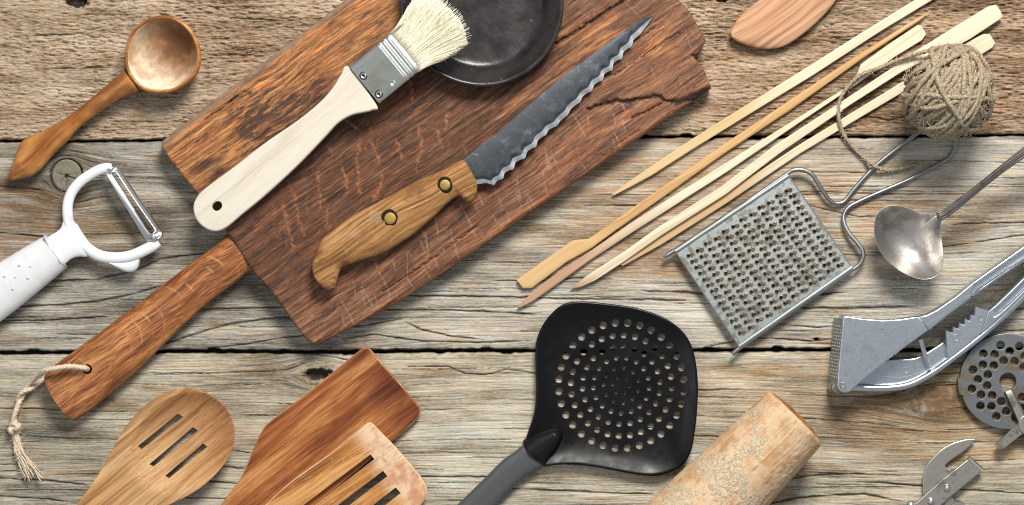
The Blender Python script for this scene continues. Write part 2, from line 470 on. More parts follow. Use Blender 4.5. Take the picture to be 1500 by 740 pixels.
def plank(y0, y1, dx, dy, kind, knots, cracks, warm_spots, tone_spots, seed, holes=(), green=()):
    xs = np.arange(-130, 1631, dx); n0 = int((abs(y1(750.) - y0(750.))) / dy)
    t = np.linspace(0, 1, n0 + 1)
    X = np.broadcast_to(xs[None, :], (len(t), len(xs))).astype(float)
    A, B = y0(X), y1(X)
    chip = lambda sd: 2.4 * sstep(.22, .5, pn(X / 33, X * 0 + sd, sd))
    ra = 1.2 * fbm(X / 22, X * 0 + seed, 4, seed) + chip(seed + 30); rb = 1.2 * fbm(X / 22, X * 0 + seed + 9, 4, seed + 5) - chip(seed + 31)
    A = A + ra; B = B + rb
    Y = A + (B - A) * t[:, None]
    g = Y + 8 * pn(X / 520, Y / 70, seed) + 1.8 * pn(X / 170, Y / 26, seed + 1)
    for (kx, ky, kr, st) in knots:
        ddx, ddy = (X - kx) / st, (Y - ky); r2 = ddx ** 2 + ddy ** 2
        g = g - np.where(r2 > kr ** 2, ddy * kr ** 2 / (r2 + 1) * 0.9, ddy * .9) * 1.0
    warm = np.zeros_like(X)
    for (sx, sy, rx, ry, a) in warm_spots:
        warm += a * np.exp(-((X - sx) / rx) ** 2 - ((Y - sy) / ry) ** 2)
    warm = np.clip(warm * (1 + .9 * fbm(X / 60, g / 9, 3, seed + 3)), 0, 1)
    tone = .26 * fbm(X / 150, g / 26, 3, seed + 2)
    for (sx, sy, rx, ry, a) in tone_spots:
        tone += a * np.exp(-((X - sx) / rx) ** 2 - ((Y - sy) / ry) ** 2)
    # grain ridges as real relief
    if kind == 'sawn':
        rough = fbm(X / 9, g / 2.6, 3, seed + 4, .6); led = fbm(X / 26, g / 5.5, 3, seed + 6, .6)
        am_ = np.clip(1 + 1.3 * pn(X / 90, Y / 45, seed + 12), .25, 2.2); h = am_ * (1.4 * rough + 1.3 * led)
        step = sstep(.10, .2, pn(X / 22, g / 4.5, seed + 8)) + .8 * sstep(.15, .25, pn(X / 11, g / 2.6, seed + 9)); h = h - 1.5 * step
    else:
        h = .75 * fbm(X / 85, g / 2.0, 3, seed + 4, .65) + .35 * fbm(X / 200, g / 7, 2, seed + 6)
        h = h - .8 * sstep(.2, .42, pn(X / 80, g / 2.0, seed + 8))
    crack = np.zeros_like(X)
    def add(P, w, dep, sd):
        P = np.array(sorted(P)); x0, x1 = P[0, 0], P[-1, 0]
        yc = np.interp(xs, P[:, 0], P[:, 1]) + .8 * fbm(xs / 21, xs * 0 + sd, 4, sd, .6)
        tap = np.sqrt(np.clip((xs - x0) / 26, 0, 1) * np.clip((x1 - xs) / 26, 0, 1)) * (xs >= x0) * (xs <= x1)
        if x0 <= 0: tap = np.where(xs < 30, 1.0, tap)
        if x1 >= 1500: tap = np.where(xs > 1470, 1.0, tap)
        ww = w * (.45 + .9 * np.clip(.6 + pn(xs / 30, xs * 0 + 3, sd), 0, 1.6)) * tap + 1e-3
        d = np.abs(Y - yc[None, :]) / ww[None, :]
        return np.exp(-d ** 2.2) * (tap[None, :] > .02) * dep
    for i, (w, P) in enumerate(cracks):
        crack = np.maximum(crack, add(P, w, 1.0, 31 + i + seed * 7))
    rnd = random.Random(seed)
    for i in range(130 if kind != 'sawn' else 26):
        x0 = rnd.uniform(-100, 1500); ln = rnd.uniform(40, 260) * (1 if kind != 'sawn' else .35); ix = int((x0 + 130) / dx); row = rnd.randrange(8, len(t) - 8)
        gl = g[row, min(ix, len(xs) - 1)]
        P = []
        for k in range(9):
            xx = x0 + ln * k / 8; j = min(max(int((xx + 130) / dx), 0), len(xs) - 1)
            P.append((xx, float(np.interp(gl, np.maximum.accumulate(g[:, j]), Y[:, j]))))
        crack = np.maximum(crack, add(P, rnd.uniform(.4, .85), rnd.uniform(.3, .9), 400 + i + seed))
    for (hx, hy, rx, ry) in holes:
        d = np.hypot((X - hx) / rx, (Y - hy) / ry) + .28 * fbm(X / 7, Y / 7, 2, seed + 60)
        m = sstep(1.05, .75, d); crack = np.maximum(crack, m); h = h - 9 * m
    for (kx, ky, kr) in [k[:3] for k in knots if len(k) and k[2] and k[3] == 1.0]:
        r = np.hypot(X - kx, Y - ky)
        h = np.where(r < kr * 1.2, h - 6 * sstep(kr * 1.10, kr * 1.0, r), h)
        crack = np.maximum(crack, .85 * sstep(kr * 1.14, kr * 1.04, r))
    h = h - 3.2 * crack
    e = np.minimum(Y - A, B - Y); rd = 3.0 + 1.2 * pn(X / 15, Y * 0, seed + 44)
    h = h - 5.0 * np.clip(1 - e / rd, 0, 1) ** 2
    gr = np.zeros_like(X)
    for (sx, sy, rx, ry, a) in green: gr += a * np.exp(-((X - sx) / rx) ** 2 - ((Y - sy) / ry) ** 2) * np.clip(.6 + 1.2 * fbm(X / 8, Y / 4, 3, seed + 70), 0, 1.4)
    crack = np.maximum(crack, .8 * np.clip(1 - e / 2.2, 0, 1))
    nr, nc = X.shape
    Vx, Vy, Vz = (X - CX) * S, (CY - Y) * S, h * S - .0006
    co = np.stack([Vx, Vy, Vz], -1)
    sk0 = co[0].copy(); sk0[:, 2] = -.0124; sk1 = co[-1].copy(); sk1[:, 2] = -.0124
    co = np.concatenate([sk0[None], co, sk1[None]], 0)
    pad = lambda a, v=None: np.concatenate([a[:1] if v is None else a[:1] * 0 + v, a, a[-1:] if v is None else a[-1:] * 0 + v], 0)
    g, warm, tone, crack, gr = pad(g), pad(warm), pad(tone), pad(crack, 1.0), pad(gr)
    nr += 2
    idx = np.arange(nr * nc).reshape(nr, nc)
    F = np.stack([idx[:-1, :-1], idx[1:, :-1], idx[1:, 1:], idx[:-1, 1:]], -1).reshape(-1, 4)
    me = bpy.data.meshes.new('plank')
    me.vertices.add(nr * nc); me.vertices.foreach_set('co', co.astype(np.float32).ravel())
    me.loops.add(F.size); me.loops.foreach_set('vertex_index', F.astype(np.int32).ravel())
    me.polygons.add(len(F)); me.polygons.foreach_set('loop_start', np.arange(0, F.size, 4, dtype=np.int32))
    me.polygons.foreach_set('loop_total', np.full(len(F), 4, dtype=np.int32))
    me.update(calc_edges=True); me.shade_smooth()
    for nm, a in (('grain', g), ('warm', warm), ('tone', tone), ('crack', crack), ('green', gr)):
        at = me.attributes.new(nm, 'FLOAT', 'POINT'); at.data.foreach_set('value', a.astype(np.float32).ravel())
    me.materials.append(plank_material('plank_' + kind, kind))
    o = bpy.data.objects.new('plank', me); COL.objects.link(o); o.parent = tabletop
    return o

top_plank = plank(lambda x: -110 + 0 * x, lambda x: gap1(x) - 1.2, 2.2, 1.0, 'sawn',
      knots=[(112, -6, 12, 1.6), (1390, 330, 60, 2.5)],
      cracks=[(1.2, [(1195, 178), (1260, 168), (1300, 176), (1350, 166)]), (.9, [(330, 26), (420, 30)]), (1.0, [(20, 52), (110, 50)]), (.8, [(180, 98), (60, 101)])],
      warm_spots=[(1150, 120, 420, 120, .75), (330, 60, 120, 60, .5), (60, 180, 140, 30, .2), (1460, 80, 150, 120, .3)],
      tone_spots=[(120, 120, 260, 120, .12), (1020, 120, 90, 60, .18), (1240, 150, 120, 40, -.14), (340, 120, 120, 100, -.02)],
      seed=3, holes=[(112, 2, 17, 9), (1057, -1, 9, 5)], green=[(1280, 190, 300, 7, .8), (980, 192, 60, 10, .9), (60, 30, 90, 30, .25)])
top_plank['label'] = 'rough sawn brown plank along the top of the table'
mid_plank = plank(lambda x: gap1(x) + 1.6, lambda x: gap2(x) - 2.3, 3.0, 1.0, 'grey',
      knots=[(97, 257, 23, 1.0)],
      cracks=[(1.5, [(20, 449), (85, 447), (142, 441.6), (180, 434.5), (240, 418)]), (1.0, [(0, 470), (71, 469.5), (161, 463)]),
              (1.2, [(60, 413), (142, 409), (194, 397), (236, 379), (310, 370)]), (1.0, [(0, 341), (66, 347), (110, 344)]), (1.6, [(290, 453), (359, 452), (430, 449)]),
              (1.3, [(230, 507), (284, 490), (331, 475.6), (388, 467.6), (440, 463)]), (1.0, [(293, 511), (350, 506), (407, 496), (450, 491)]),
              (1.2, [(596, 433), (669, 434), (790, 436), (820, 438), (950, 439), (1010, 441)]), (1.2, [(560, 454), (644, 454), (742, 458), (790, 461)]),
              (1.1, [(590, 471), (620, 484), (664, 493), (710, 498)]), (1.0, [(470, 489), (489, 481), (537, 476), (590, 467)]),
              (1.0, [(500, 497), (545, 490), (620, 500), (700, 502), (780, 499)]), (1.3, [(940, 426), (1022, 429), (1104, 442), (1186, 432), (1240, 428)]),
              (1.4, [(1104, 449), (1237, 452), (1345, 449)]), (1.3, [(1440, 458), (1500, 452)]), (1.0, [(1391, 329), (1440, 327), (1500, 326)]),
              (.9, [(1040, 507), (1110, 494), (1190, 500), (1225, 496)]), (.8, [(1380, 362), (1450, 352), (1500, 344)]), (.8, [(1180, 300), (1260, 318), (1300, 316)]),
              (.9, [(860, 470), (800, 466)]), (.8, [(1110, 472), (1200, 480), (1226, 477)])],
      warm_spots=[(40, 300, 90, 55, .75), (150, 335, 110, 35, .55), (0, 360, 70, 30, .5), (1010, 250, 240, 80, .95), (900, 350, 150, 60, .75), (1300, 330, 160, 40, .5), (1160, 330, 140, 60, .4),
                  (1450, 300, 120, 50, .35), (1260, 500, 180, 20, .4), (640, 470, 220, 30, .3), (1060, 395, 220, 12, .9), (1208, 498, 18, 7, 1.4)],
      tone_spots=[(120, 300, 330, 160, -.20), (330, 450, 240, 60, -.12), (1300, 250, 240, 40, .16), (1100, 470, 240, 40, .12), (760, 470, 240, 40, .10), (1420, 400, 120, 60, .06), (780, 370, 160, 40, .0)],
      seed=11, holes=[(1197, 497, 5, 2)], green=[(130, 340, 60, 16, .5), (560, 470, 120, 20, .35), (1460, 410, 60, 50, .5)])
mid_plank['label'] = 'grey weathered plank with long cracks across the middle of the table'
low_plank = plank(lambda x: gap2(x) + 2.2, lambda x: 850 + 0 * x, 3.0, 1.0, 'green',
      knots=[(470, 548, 20, 1.6), (1395, 590, 26, 2.6)],
      cracks=[(1.2, [(0, 700.7), (67, 704), (130, 711)]), (1.0, [(0, 727), (50, 730), (110, 736)]), (1.3, [(318, 683), (362, 687)]), (1.2, [(290, 704), (350, 709)]), (1.0, [(336, 660), (372, 664)]),
              (1.2, [(600, 698.6), (693, 698.6), (730, 699)]), (1.3, [(722, 714), (747, 715.6), (819, 719), (912, 723), (960, 724)]),
              (.9, [(596, 537), (654, 536.6), (683, 548), (722, 548), (742, 540.5), (790, 548)]), (.9, [(830, 681), (902, 684)]),
              (1.3, [(1150, 702), (1200, 696), (1267, 694)]), (1.4, [(1110, 741), (1167, 730), (1217, 725.7), (1267, 724), (1320, 735)]),
              (1.2, [(1255, 706), (1300, 708), (1353, 712.7), (1407, 717), (1467, 720.7), (1500, 722.7)]), (.8, [(1020, 572), (1090, 570)]), (.8, [(450, 516), (520, 530), (545, 528)])],
      warm_spots=[(90, 590, 110, 20, .45), (320, 540, 130, 20, .4), (370, 640, 60, 40, .5), (640, 560, 140, 40, .45), (1320, 610, 200, 60, .95), (1470, 620, 120, 60, .8), (1080, 560, 90, 40, .45), (1260, 540, 120, 22, .5), (1200, 700, 160, 40, .25)],
      tone_spots=[(60, 640, 200, 120, -.10), (240, 560, 160, 60, .02), (740, 620, 160, 80, .16), (1120, 560, 90, 30, .10), (1320, 600, 160, 50, -.16), (440, 545, 60, 30, -.15), (1450, 600, 80, 80, -.10), (1240, 700, 200, 40, .08)],
      seed=23, holes=[(466, 549, 22, 9)], green=[(720, 522, 300, 5, .7), (1400, 560, 80, 40, .35), (1200, 740, 200, 30, .3), (200, 522, 200, 5, .4)])
low_plank['label'] = 'greenish grey weathered plank along the bottom of the table'

# round knot let into the middle plank, radial cracks as geometry
def knot():
    b = NB('knot_wood'); p = b.obj()
    X, Y, Z = b.sep(p)
    r = b.ma('SQRT', b.ma('ADD', b.ma('POWER', X, 2.0), b.ma('POWER', Y, 2.0)))
    rr = b.noise(b.comb(b.ma('MULTIPLY', r, .55), b.ma('MULTIPLY', b.noise(p, .06, 2), 2.0), 0.0), 1, 3, .7)
    c = b.ramp(b.ma('ADD', b.ma('MULTIPLY', rr, .6), b.ma('MULTIPLY', b.noise(p, .25, 4, .7), .4)), [(.3, (.08, .068, .045)), (.5, (.17, .15, .11)), (.7, (.29, .265, .21))])
    c = b.mix(b.rng(r, 4.5, 1.5), c, (.03, .02, .012))
    m = b.done(c, .85, None, b.bump(rr, .5, .0005))
    V, F = [], []; rnd = random.Random(5); sp = [rnd.uniform(0, 6.28) for _ in range(9)]
    NR, NT = 26, 96
    for i in range(NR + 1):
        r_ = 22.0 * i / NR
        for k in range(NT):
            a = 2 * math.pi * k / NT; h = .9 - 3.0 * max(0, (i / NR - .86) / .14) ** 2
            for s in sp:
                d = abs((a - s + math.pi) % (2 * math.pi) - math.pi) * max(r_, 1.5)
                h -= 1.6 * math.exp(-(d / .7) ** 2) * (1 if r_ < 15 else .4)
            h += .5 * math.sin(r_ * 2.1)
            V.append((r_ * 1.0 * math.cos(a) * S, r_ * 1.08 * math.sin(a) * S, h * S - .0012))
    for i in range(NR):
        for k in range(NT):
            a, c_ = i * NT + k, i * NT + (k + 1) % NT
            F.append((a, c_, c_ + NT, a + NT))
    o = mk('knot', (V, F), m, mid_plank, angle=180)
    p_ = Wp(97, 257); o.location = (p_.x, p_.y, 0)
    return o
knot()
# ------------------------------------------------------------------ materials of the things
M_spoon = wood('honey_wood', [(.14, .040, .008), (.31, .110, .022), (.50, .235, .070)], .010, .09, .38, .12, .25, blot=((.12, .035, .008), .50, .6), blots=.018, coat=.25, line=.5)
_M_spoon_in = wood('worn_pale_wood', [(.54, .40, .25), (.67, .54, .38), (.76, .66, .51)], .012, .07, .6, .10, .15, blot=((.40, .20, .075), .52, .6), blots=.022, coat=0)
M_handle = wood('oiled_oak', [(.10, .032, .009), (.25, .09, .026), (.40, .175, .06)], .007, .30, .42, .35, .9, coat=.12, line=.8)
M_slot = wood('pale_beech', [(.22, .105, .04), (.43, .235, .10), (.58, .37, .18)], .004, .22, .55, .35, .9, line=1.1, bend=4)
M_cherry = wood('red_brown_cherry', [(.16, .045, .012), (.36, .125, .03), (.56, .26, .08)], .005, .075, .42, .22, .5, blot=((.13, .035, .01), .54, .7), blots=.010, coat=.12, line=.9)
M_cherry2 = wood('worn_cherry', [(.24, .075, .018), (.44, .185, .05), (.60, .32, .12)], .006, .10, .5, .3, .55, blot=((.22, .06, .02), .52, .6), blots=.03, line=.8)
M_pin = wood('floured_beech', [(.32, .165, .075), (.50, .31, .165), (.62, .44, .27)], .004, .26, .65, .4, .7, blot=((.38, .19, .085), .52, .35), blots=.07, flour=((.60, .46, .31), .44, .6))
M_top = wood('pink_cedar', [(.25, .115, .058), (.46, .25, .14), (.56, .34, .215)], .003, .13, .6, .18, .35, line=1.1, coat=0, seed=40)
M_grip = wood('worn_knife_wood', [(.085, .034, .012), (.31, .145, .048), (.50, .29, .12)], .007, .40, .6, .7, 1.0, blot=((.16, .065, .025), .52, .7), blots=.03, coat=.0, line=.7, flour=((.44, .31, .18), .54, .4))
M_birch = wood('pale_birch', [(.53, .475, .38), (.59, .535, .44), (.63, .585, .49)], .010, .12, .6, .06, .10, line=.3)
M_bam = wood('bamboo', [(.55, .38, .17), (.74, .57, .31), (.84, .71, .46)], .004, .55, .5, .2, .35, line=.7)
M_bam2 = wood('amber_bamboo', [(.33, .17, .065), (.50, .29, .125), (.62, .42, .21)], .004, .50, .45, .2, .35, line=.7, seed=11)
M_bam3 = wood('cream_bamboo', [(.50, .36, .19), (.66, .52, .32), (.74, .63, .44)], .004, .5, .55, .2, .35, blot=((.66, .36, .22), .58, .5), blots=.012, line=.6, seed=23)
M_steel = metal('dark_knife_steel', (.065, .072, .082), .40, ((.13, .145, .16), .56, .05, .4), .4, .9, .15, streak=(.03,.08))
def scratched():
    m = M_steel; bs = m.node_tree.nodes['Principled BSDF']; b = NB.__new__(NB); b.m = m; b.t = m.node_tree; b.n = b.t.nodes; b.b = bs
    c = bs.inputs['Base Color'].links[0].from_socket; p = b.obj()
    for k, (fx, fy) in enumerate(((.010, .10), (.06, .012))):
        d = b.voro(b.vm('ADD', b.vm('MULTIPLY', p, (fx, fy, 0)), (k * 3.1, k * 1.7, 0)), 1, 'DISTANCE_TO_EDGE')
        c = b.mix(b.ma('MULTIPLY', b.rng(d, .010, .002, 0, .32), b.rng(b.noise(p, .03, 3), .50, .62)), c, (.26, .28, .30))
    c = b.mix(b.rng(b.noise(p, .035, 5, .72), .54, .66, 0, .45), c, (.17, .18, .19))
    b.put(bs.inputs['Base Color'], c)
scratched()
M_edge = metal('ground_steel', (.62, .64, .67), .32, ((.20, .21, .23), .54, .07, .6), .4, .5, .15)
M_tin = metal('galvanised_tin', (.37, .40, .39), .42, ((.16, .11, .06), .60, .05, .6), .4, .25, .12)
M_plate = metal('dirty_tin', (.40, .435, .43), .42, ((.115, .080, .045), .47, .09, .62), .4, .3, .10, streak=(.05, .2))
M_tooth = metal('rusty_tin', (.50, .45, .34), .36, ((.17, .09, .035), .50, .07, .9), .4, .3, .1)
M_wire = metal('dull_wire', (.30, .32, .33), .38, ((.16, .14, .11), .62, .08, .5), .3, .2, .1)
M_chrome = metal('bright_steel', (.66, .67, .68), .22, None, .3, .0, .05)
M_alu = metal('cast_aluminium', (.54, .58, .64), .31, ((.32, .35, .40), .52, .06, .35), .25, .8, .14, streak=(.25, .35))
M_alu_b = metal('polished_aluminium', (.58, .62, .67), .26, ((.36, .39, .44), .55, .05, .5), .3, .4, .05, streak=(.02, .4))
M_silver = metal('tarnished_silver', (.54, .515, .49), .37, ((.25, .225, .20), .50, .022, .7), .30, .15, .012, sb=.1)
M_silver_d = metal('dark_silver', (.30, .275, .255), .32, ((.16, .14, .12), .52, .05, .6), .4, .3, .08)
M_disc = metal('grey_steel_disc', (.20, .215, .23), .42, ((.20, .145, .07), .50, .035, .75), .4, .7, .08, streak=(.3, .3))
M_nickel = metal('worn_nickel', (.42, .40, .36), .34, ((.17, .14, .10), .53, .05, .75), .4, .4, .12)
M_brass = metal('old_brass', (.40, .27, .085), .6, ((.16, .20, .13), .50, .22, .7), .3, .4, .15)
M_ferr = metal('ferrule_tin', (.60, .62, .58), .24, ((.40, .40, .20), .50, .022, .5), .3, .2, .05)
def simple(name, c, r, vb=0.0, vs=.3, spec=.5, coat=0.0, var=.12, met=0.0):
    b = NB(name); p = b.obj(); n = b.noise(p, vs, 4, .6)
    col = b.mix(b.rng(n, .3, .7, 0, 1), c, tuple(q * (1 - var) for q in c))
    return b.done(col, b.ma('ADD', r - .05, b.ma('MULTIPLY', n, .1)), met, b.bump(n, vb, .0004) if vb else None, Specular_IOR_Level=spec, Coat_Weight=coat, Coat_Roughness=.1)
M_white = simple('white_plastic', (.66, .665, .67), .38, .05, .05, .5, 0, .09)
M_white2 = simple('glossy_white_plastic', (.71, .72, .735), .2, .0, .1, .5, .2, .03)
M_clay = simple('black_glazed_clay', (.028, .024, .024), .30, .12, .10, .6, .35, .4)
M_nylon = simple('black_nylon', (.004, .004, .005), .34, .04, .8, .22, 0, .2)
M_dark = simple('dark_grime', (.02, .014, .009), .9, 0, .4, .1)
M_crust = simple('dried_dough', (.60, .47, .325), .85, .8, .35, .2, 0, .5)
def worn_nylon():
    bs = M_nylon.node_tree.nodes['Principled BSDF']; b = NB.__new__(NB); b.m = M_nylon; b.t = M_nylon.node_tree; b.n = b.t.nodes; b.b = bs; p = b.obj()
    c = bs.inputs['Base Color'].links[0].from_socket
    d = b.voro(b.vm('MULTIPLY', p, (.012, .09, 0)), 1, 'DISTANCE_TO_EDGE')
    c = b.mix(b.ma('MULTIPLY', b.rng(d, .010, .002, 0, .35), b.rng(b.noise(p, .02, 3), .50, .62)), c, (.04, .04, .042))
    c = b.mix(b.rng(b.noise(p, .9, 2), .72, .80, 0, .5), c, (.10, .10, .10))
    b.put(bs.inputs['Base Color'], c)
    b.put(bs.inputs['Roughness'], b.rng(b.noise(p, .018, 4, .65), .35, .65, .26, .46))
worn_nylon()
def twine_mat(name, d, m, l, fs=.8):
    b = NB(name); p = b.obj(); n = b.noise(p, .35, 4, .7); f = b.noise(p, fs, 3, .7)
    c = b.ramp(b.ma('ADD', b.ma('MULTIPLY', n, .5), b.ma('MULTIPLY', f, .5)), [(.36, d), (.5, m), (.66, l)])
    return b.done(c, .9, None, b.bump(f, .6, .0004), Specular_IOR_Level=.15)
M_twine = twine_mat('jute', (.10, .073, .042), (.30, .24, .16), (.60, .52, .39))
M_cord = twine_mat('pale_cord', (.36, .27, .17), (.64, .51, .37), (.82, .72, .58))
def bristle_mat():
    b = NB('hog_bristle'); p = b.obj(); n = b.noise(b.vm('MULTIPLY', p, (.03, .9, .9)), 1, 2)
    c = b.ramp(n, [(.3, (.80, .71, .50)), (.5, (.93, .87, .68)), (.7, (.97, .93, .80))])
    return b.done(c, .5, None, None, Specular_IOR_Level=.4)
M_bristle = bristle_mat()

# ------------------------------------------------------------------ cutting board
ZB = 0.015          # board top height
fb = Frame((235, 207), (500, 22), 0.0, at=ZB)
def board_material():
    b = NB('scarred_oak_board'); p = b.obj(); X, Y, Z = b.sep(p)
    char = b.attr('char'); gold = b.attr('gold'); pale = b.attr('pale'); fleck = b.attr('fleck'); crack = b.attr('crack')
    w = b.ma('MULTIPLY', b.ma('SUBTRACT', b.noise(p, .008, 3), .5), 22)
    g = b.ma('ADD', Y, w)
    gv = lambda fx, fy, k=0.0: b.comb(b.ma('MULTIPLY', X, fx), b.ma('MULTIPLY', g, fy), b.ma('ADD', b.ma('MULTIPLY', Z, fy), k))
    mid = b.noise(gv(.010, .26), 1, 5, .72); fine = b.noise(gv(.032, .85, 4), 1, 5, .80); hair = b.noise(gv(.05, 1.7, 8), 1, 3, .7)
    f = b.rng(b.ma('ADD', b.ma('MULTIPLY', mid, .5), b.ma('MULTIPLY', fine, .5)), .34, .66)
    c = b.ramp(f, [(0, (.018, .008, .005)), (.3, (.060, .025, .014)), (.65, (.130, .054, .026)), (1, (.26, .12, .058))])
    au = b.ramp(f, [(0, (.06, .022, .009)), (.4, (.27, .105, .035)), (.75, (.45, .21, .075)), (1, (.60, .36, .16))])
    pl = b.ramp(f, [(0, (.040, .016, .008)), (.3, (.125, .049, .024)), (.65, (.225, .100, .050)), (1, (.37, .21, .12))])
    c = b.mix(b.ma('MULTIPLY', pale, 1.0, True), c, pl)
    gm = b.rng(b.ma('ADD', b.noise(gv(.020, .085, 31), 1, 6, .72), b.ma('MULTIPLY', gold, .34)), .56, .74)
    c = b.mix(b.ma('MULTIPLY', gm, b.ma('ADD', gold, .15), True), c, au)
    cm = b.rng(b.ma('ADD', b.noise(gv(.032, .16, 51), 1, 6, .76), b.ma('MULTIPLY', char, .24)), .62, .72)
    c = b.mix(b.ma('MULTIPLY', cm, .85), c, (.030, .018, .014))
    c = b.mix(b.ma('MULTIPLY', fleck, b.rng(b.noise(p, .26, 5, .8), .40, .60, 0, .85), True), c, (.38, .155, .065))
    mot = b.noise(gv(.016, .075, 91), 1, 6, .74)
    c = b.mix(b.rng(mot, .52, .62, 0, .75), c, b.mix(1.0, c, (.42, .36, .36), 'MULTIPLY'))
    c = b.mix(b.rng(mot, .47, .39, 0, .8), c, b.mix(1.0, c, (1.45, 1.18, 1.0), 'MULTIPLY'))
    pore = b.rng(b.noise(gv(.05, 1.1, 71), 1, 2), .60, .70)
    c = b.mix(b.ma('MULTIPLY', pore, .6), c, (.022, .013, .009))
    # pale knife scratches across the grain
    sc = b.voro(b.vm('ADD', b.comb(b.ma('MULTIPLY', X, .035), b.ma('MULTIPLY', Y, .006), 0.0), b.comb(b.ma('MULTIPLY', b.noise(p, .01, 1), .4), 0, 0)), 1, 'DISTANCE_TO_EDGE')
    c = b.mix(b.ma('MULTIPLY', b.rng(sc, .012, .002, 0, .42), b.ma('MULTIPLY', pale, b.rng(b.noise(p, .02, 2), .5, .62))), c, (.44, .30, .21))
    c = b.mix(b.ma('MULTIPLY', b.attr('scratch'), b.rng(b.noise(p, .3, 3, .7), .35, .6)), c, (.40, .27, .19))
    c = b.mix(b.ma('MULTIPLY', b.attr('edge'), .75), c, b.mix(fine, (.22, .15, .09), (.50, .38, .27)))  # worn upper bevel, also painted paler for the light it catches
    c = b.mix(crack, c, (.010, .007, .005))
    h = b.ma('ADD', b.ma('ADD', b.ma('MULTIPLY', mid, .6), fine), b.ma('SUBTRACT', b.ma('MULTIPLY', hair, .4), b.ma('MULTIPLY', pore, .7)))
    return b.done(c, b.ma('ADD', .42, b.ma('MULTIPLY', fine, .25)), None, b.bump(h, .5, .0006), Specular_IOR_Level=.3)
M_board = board_material()

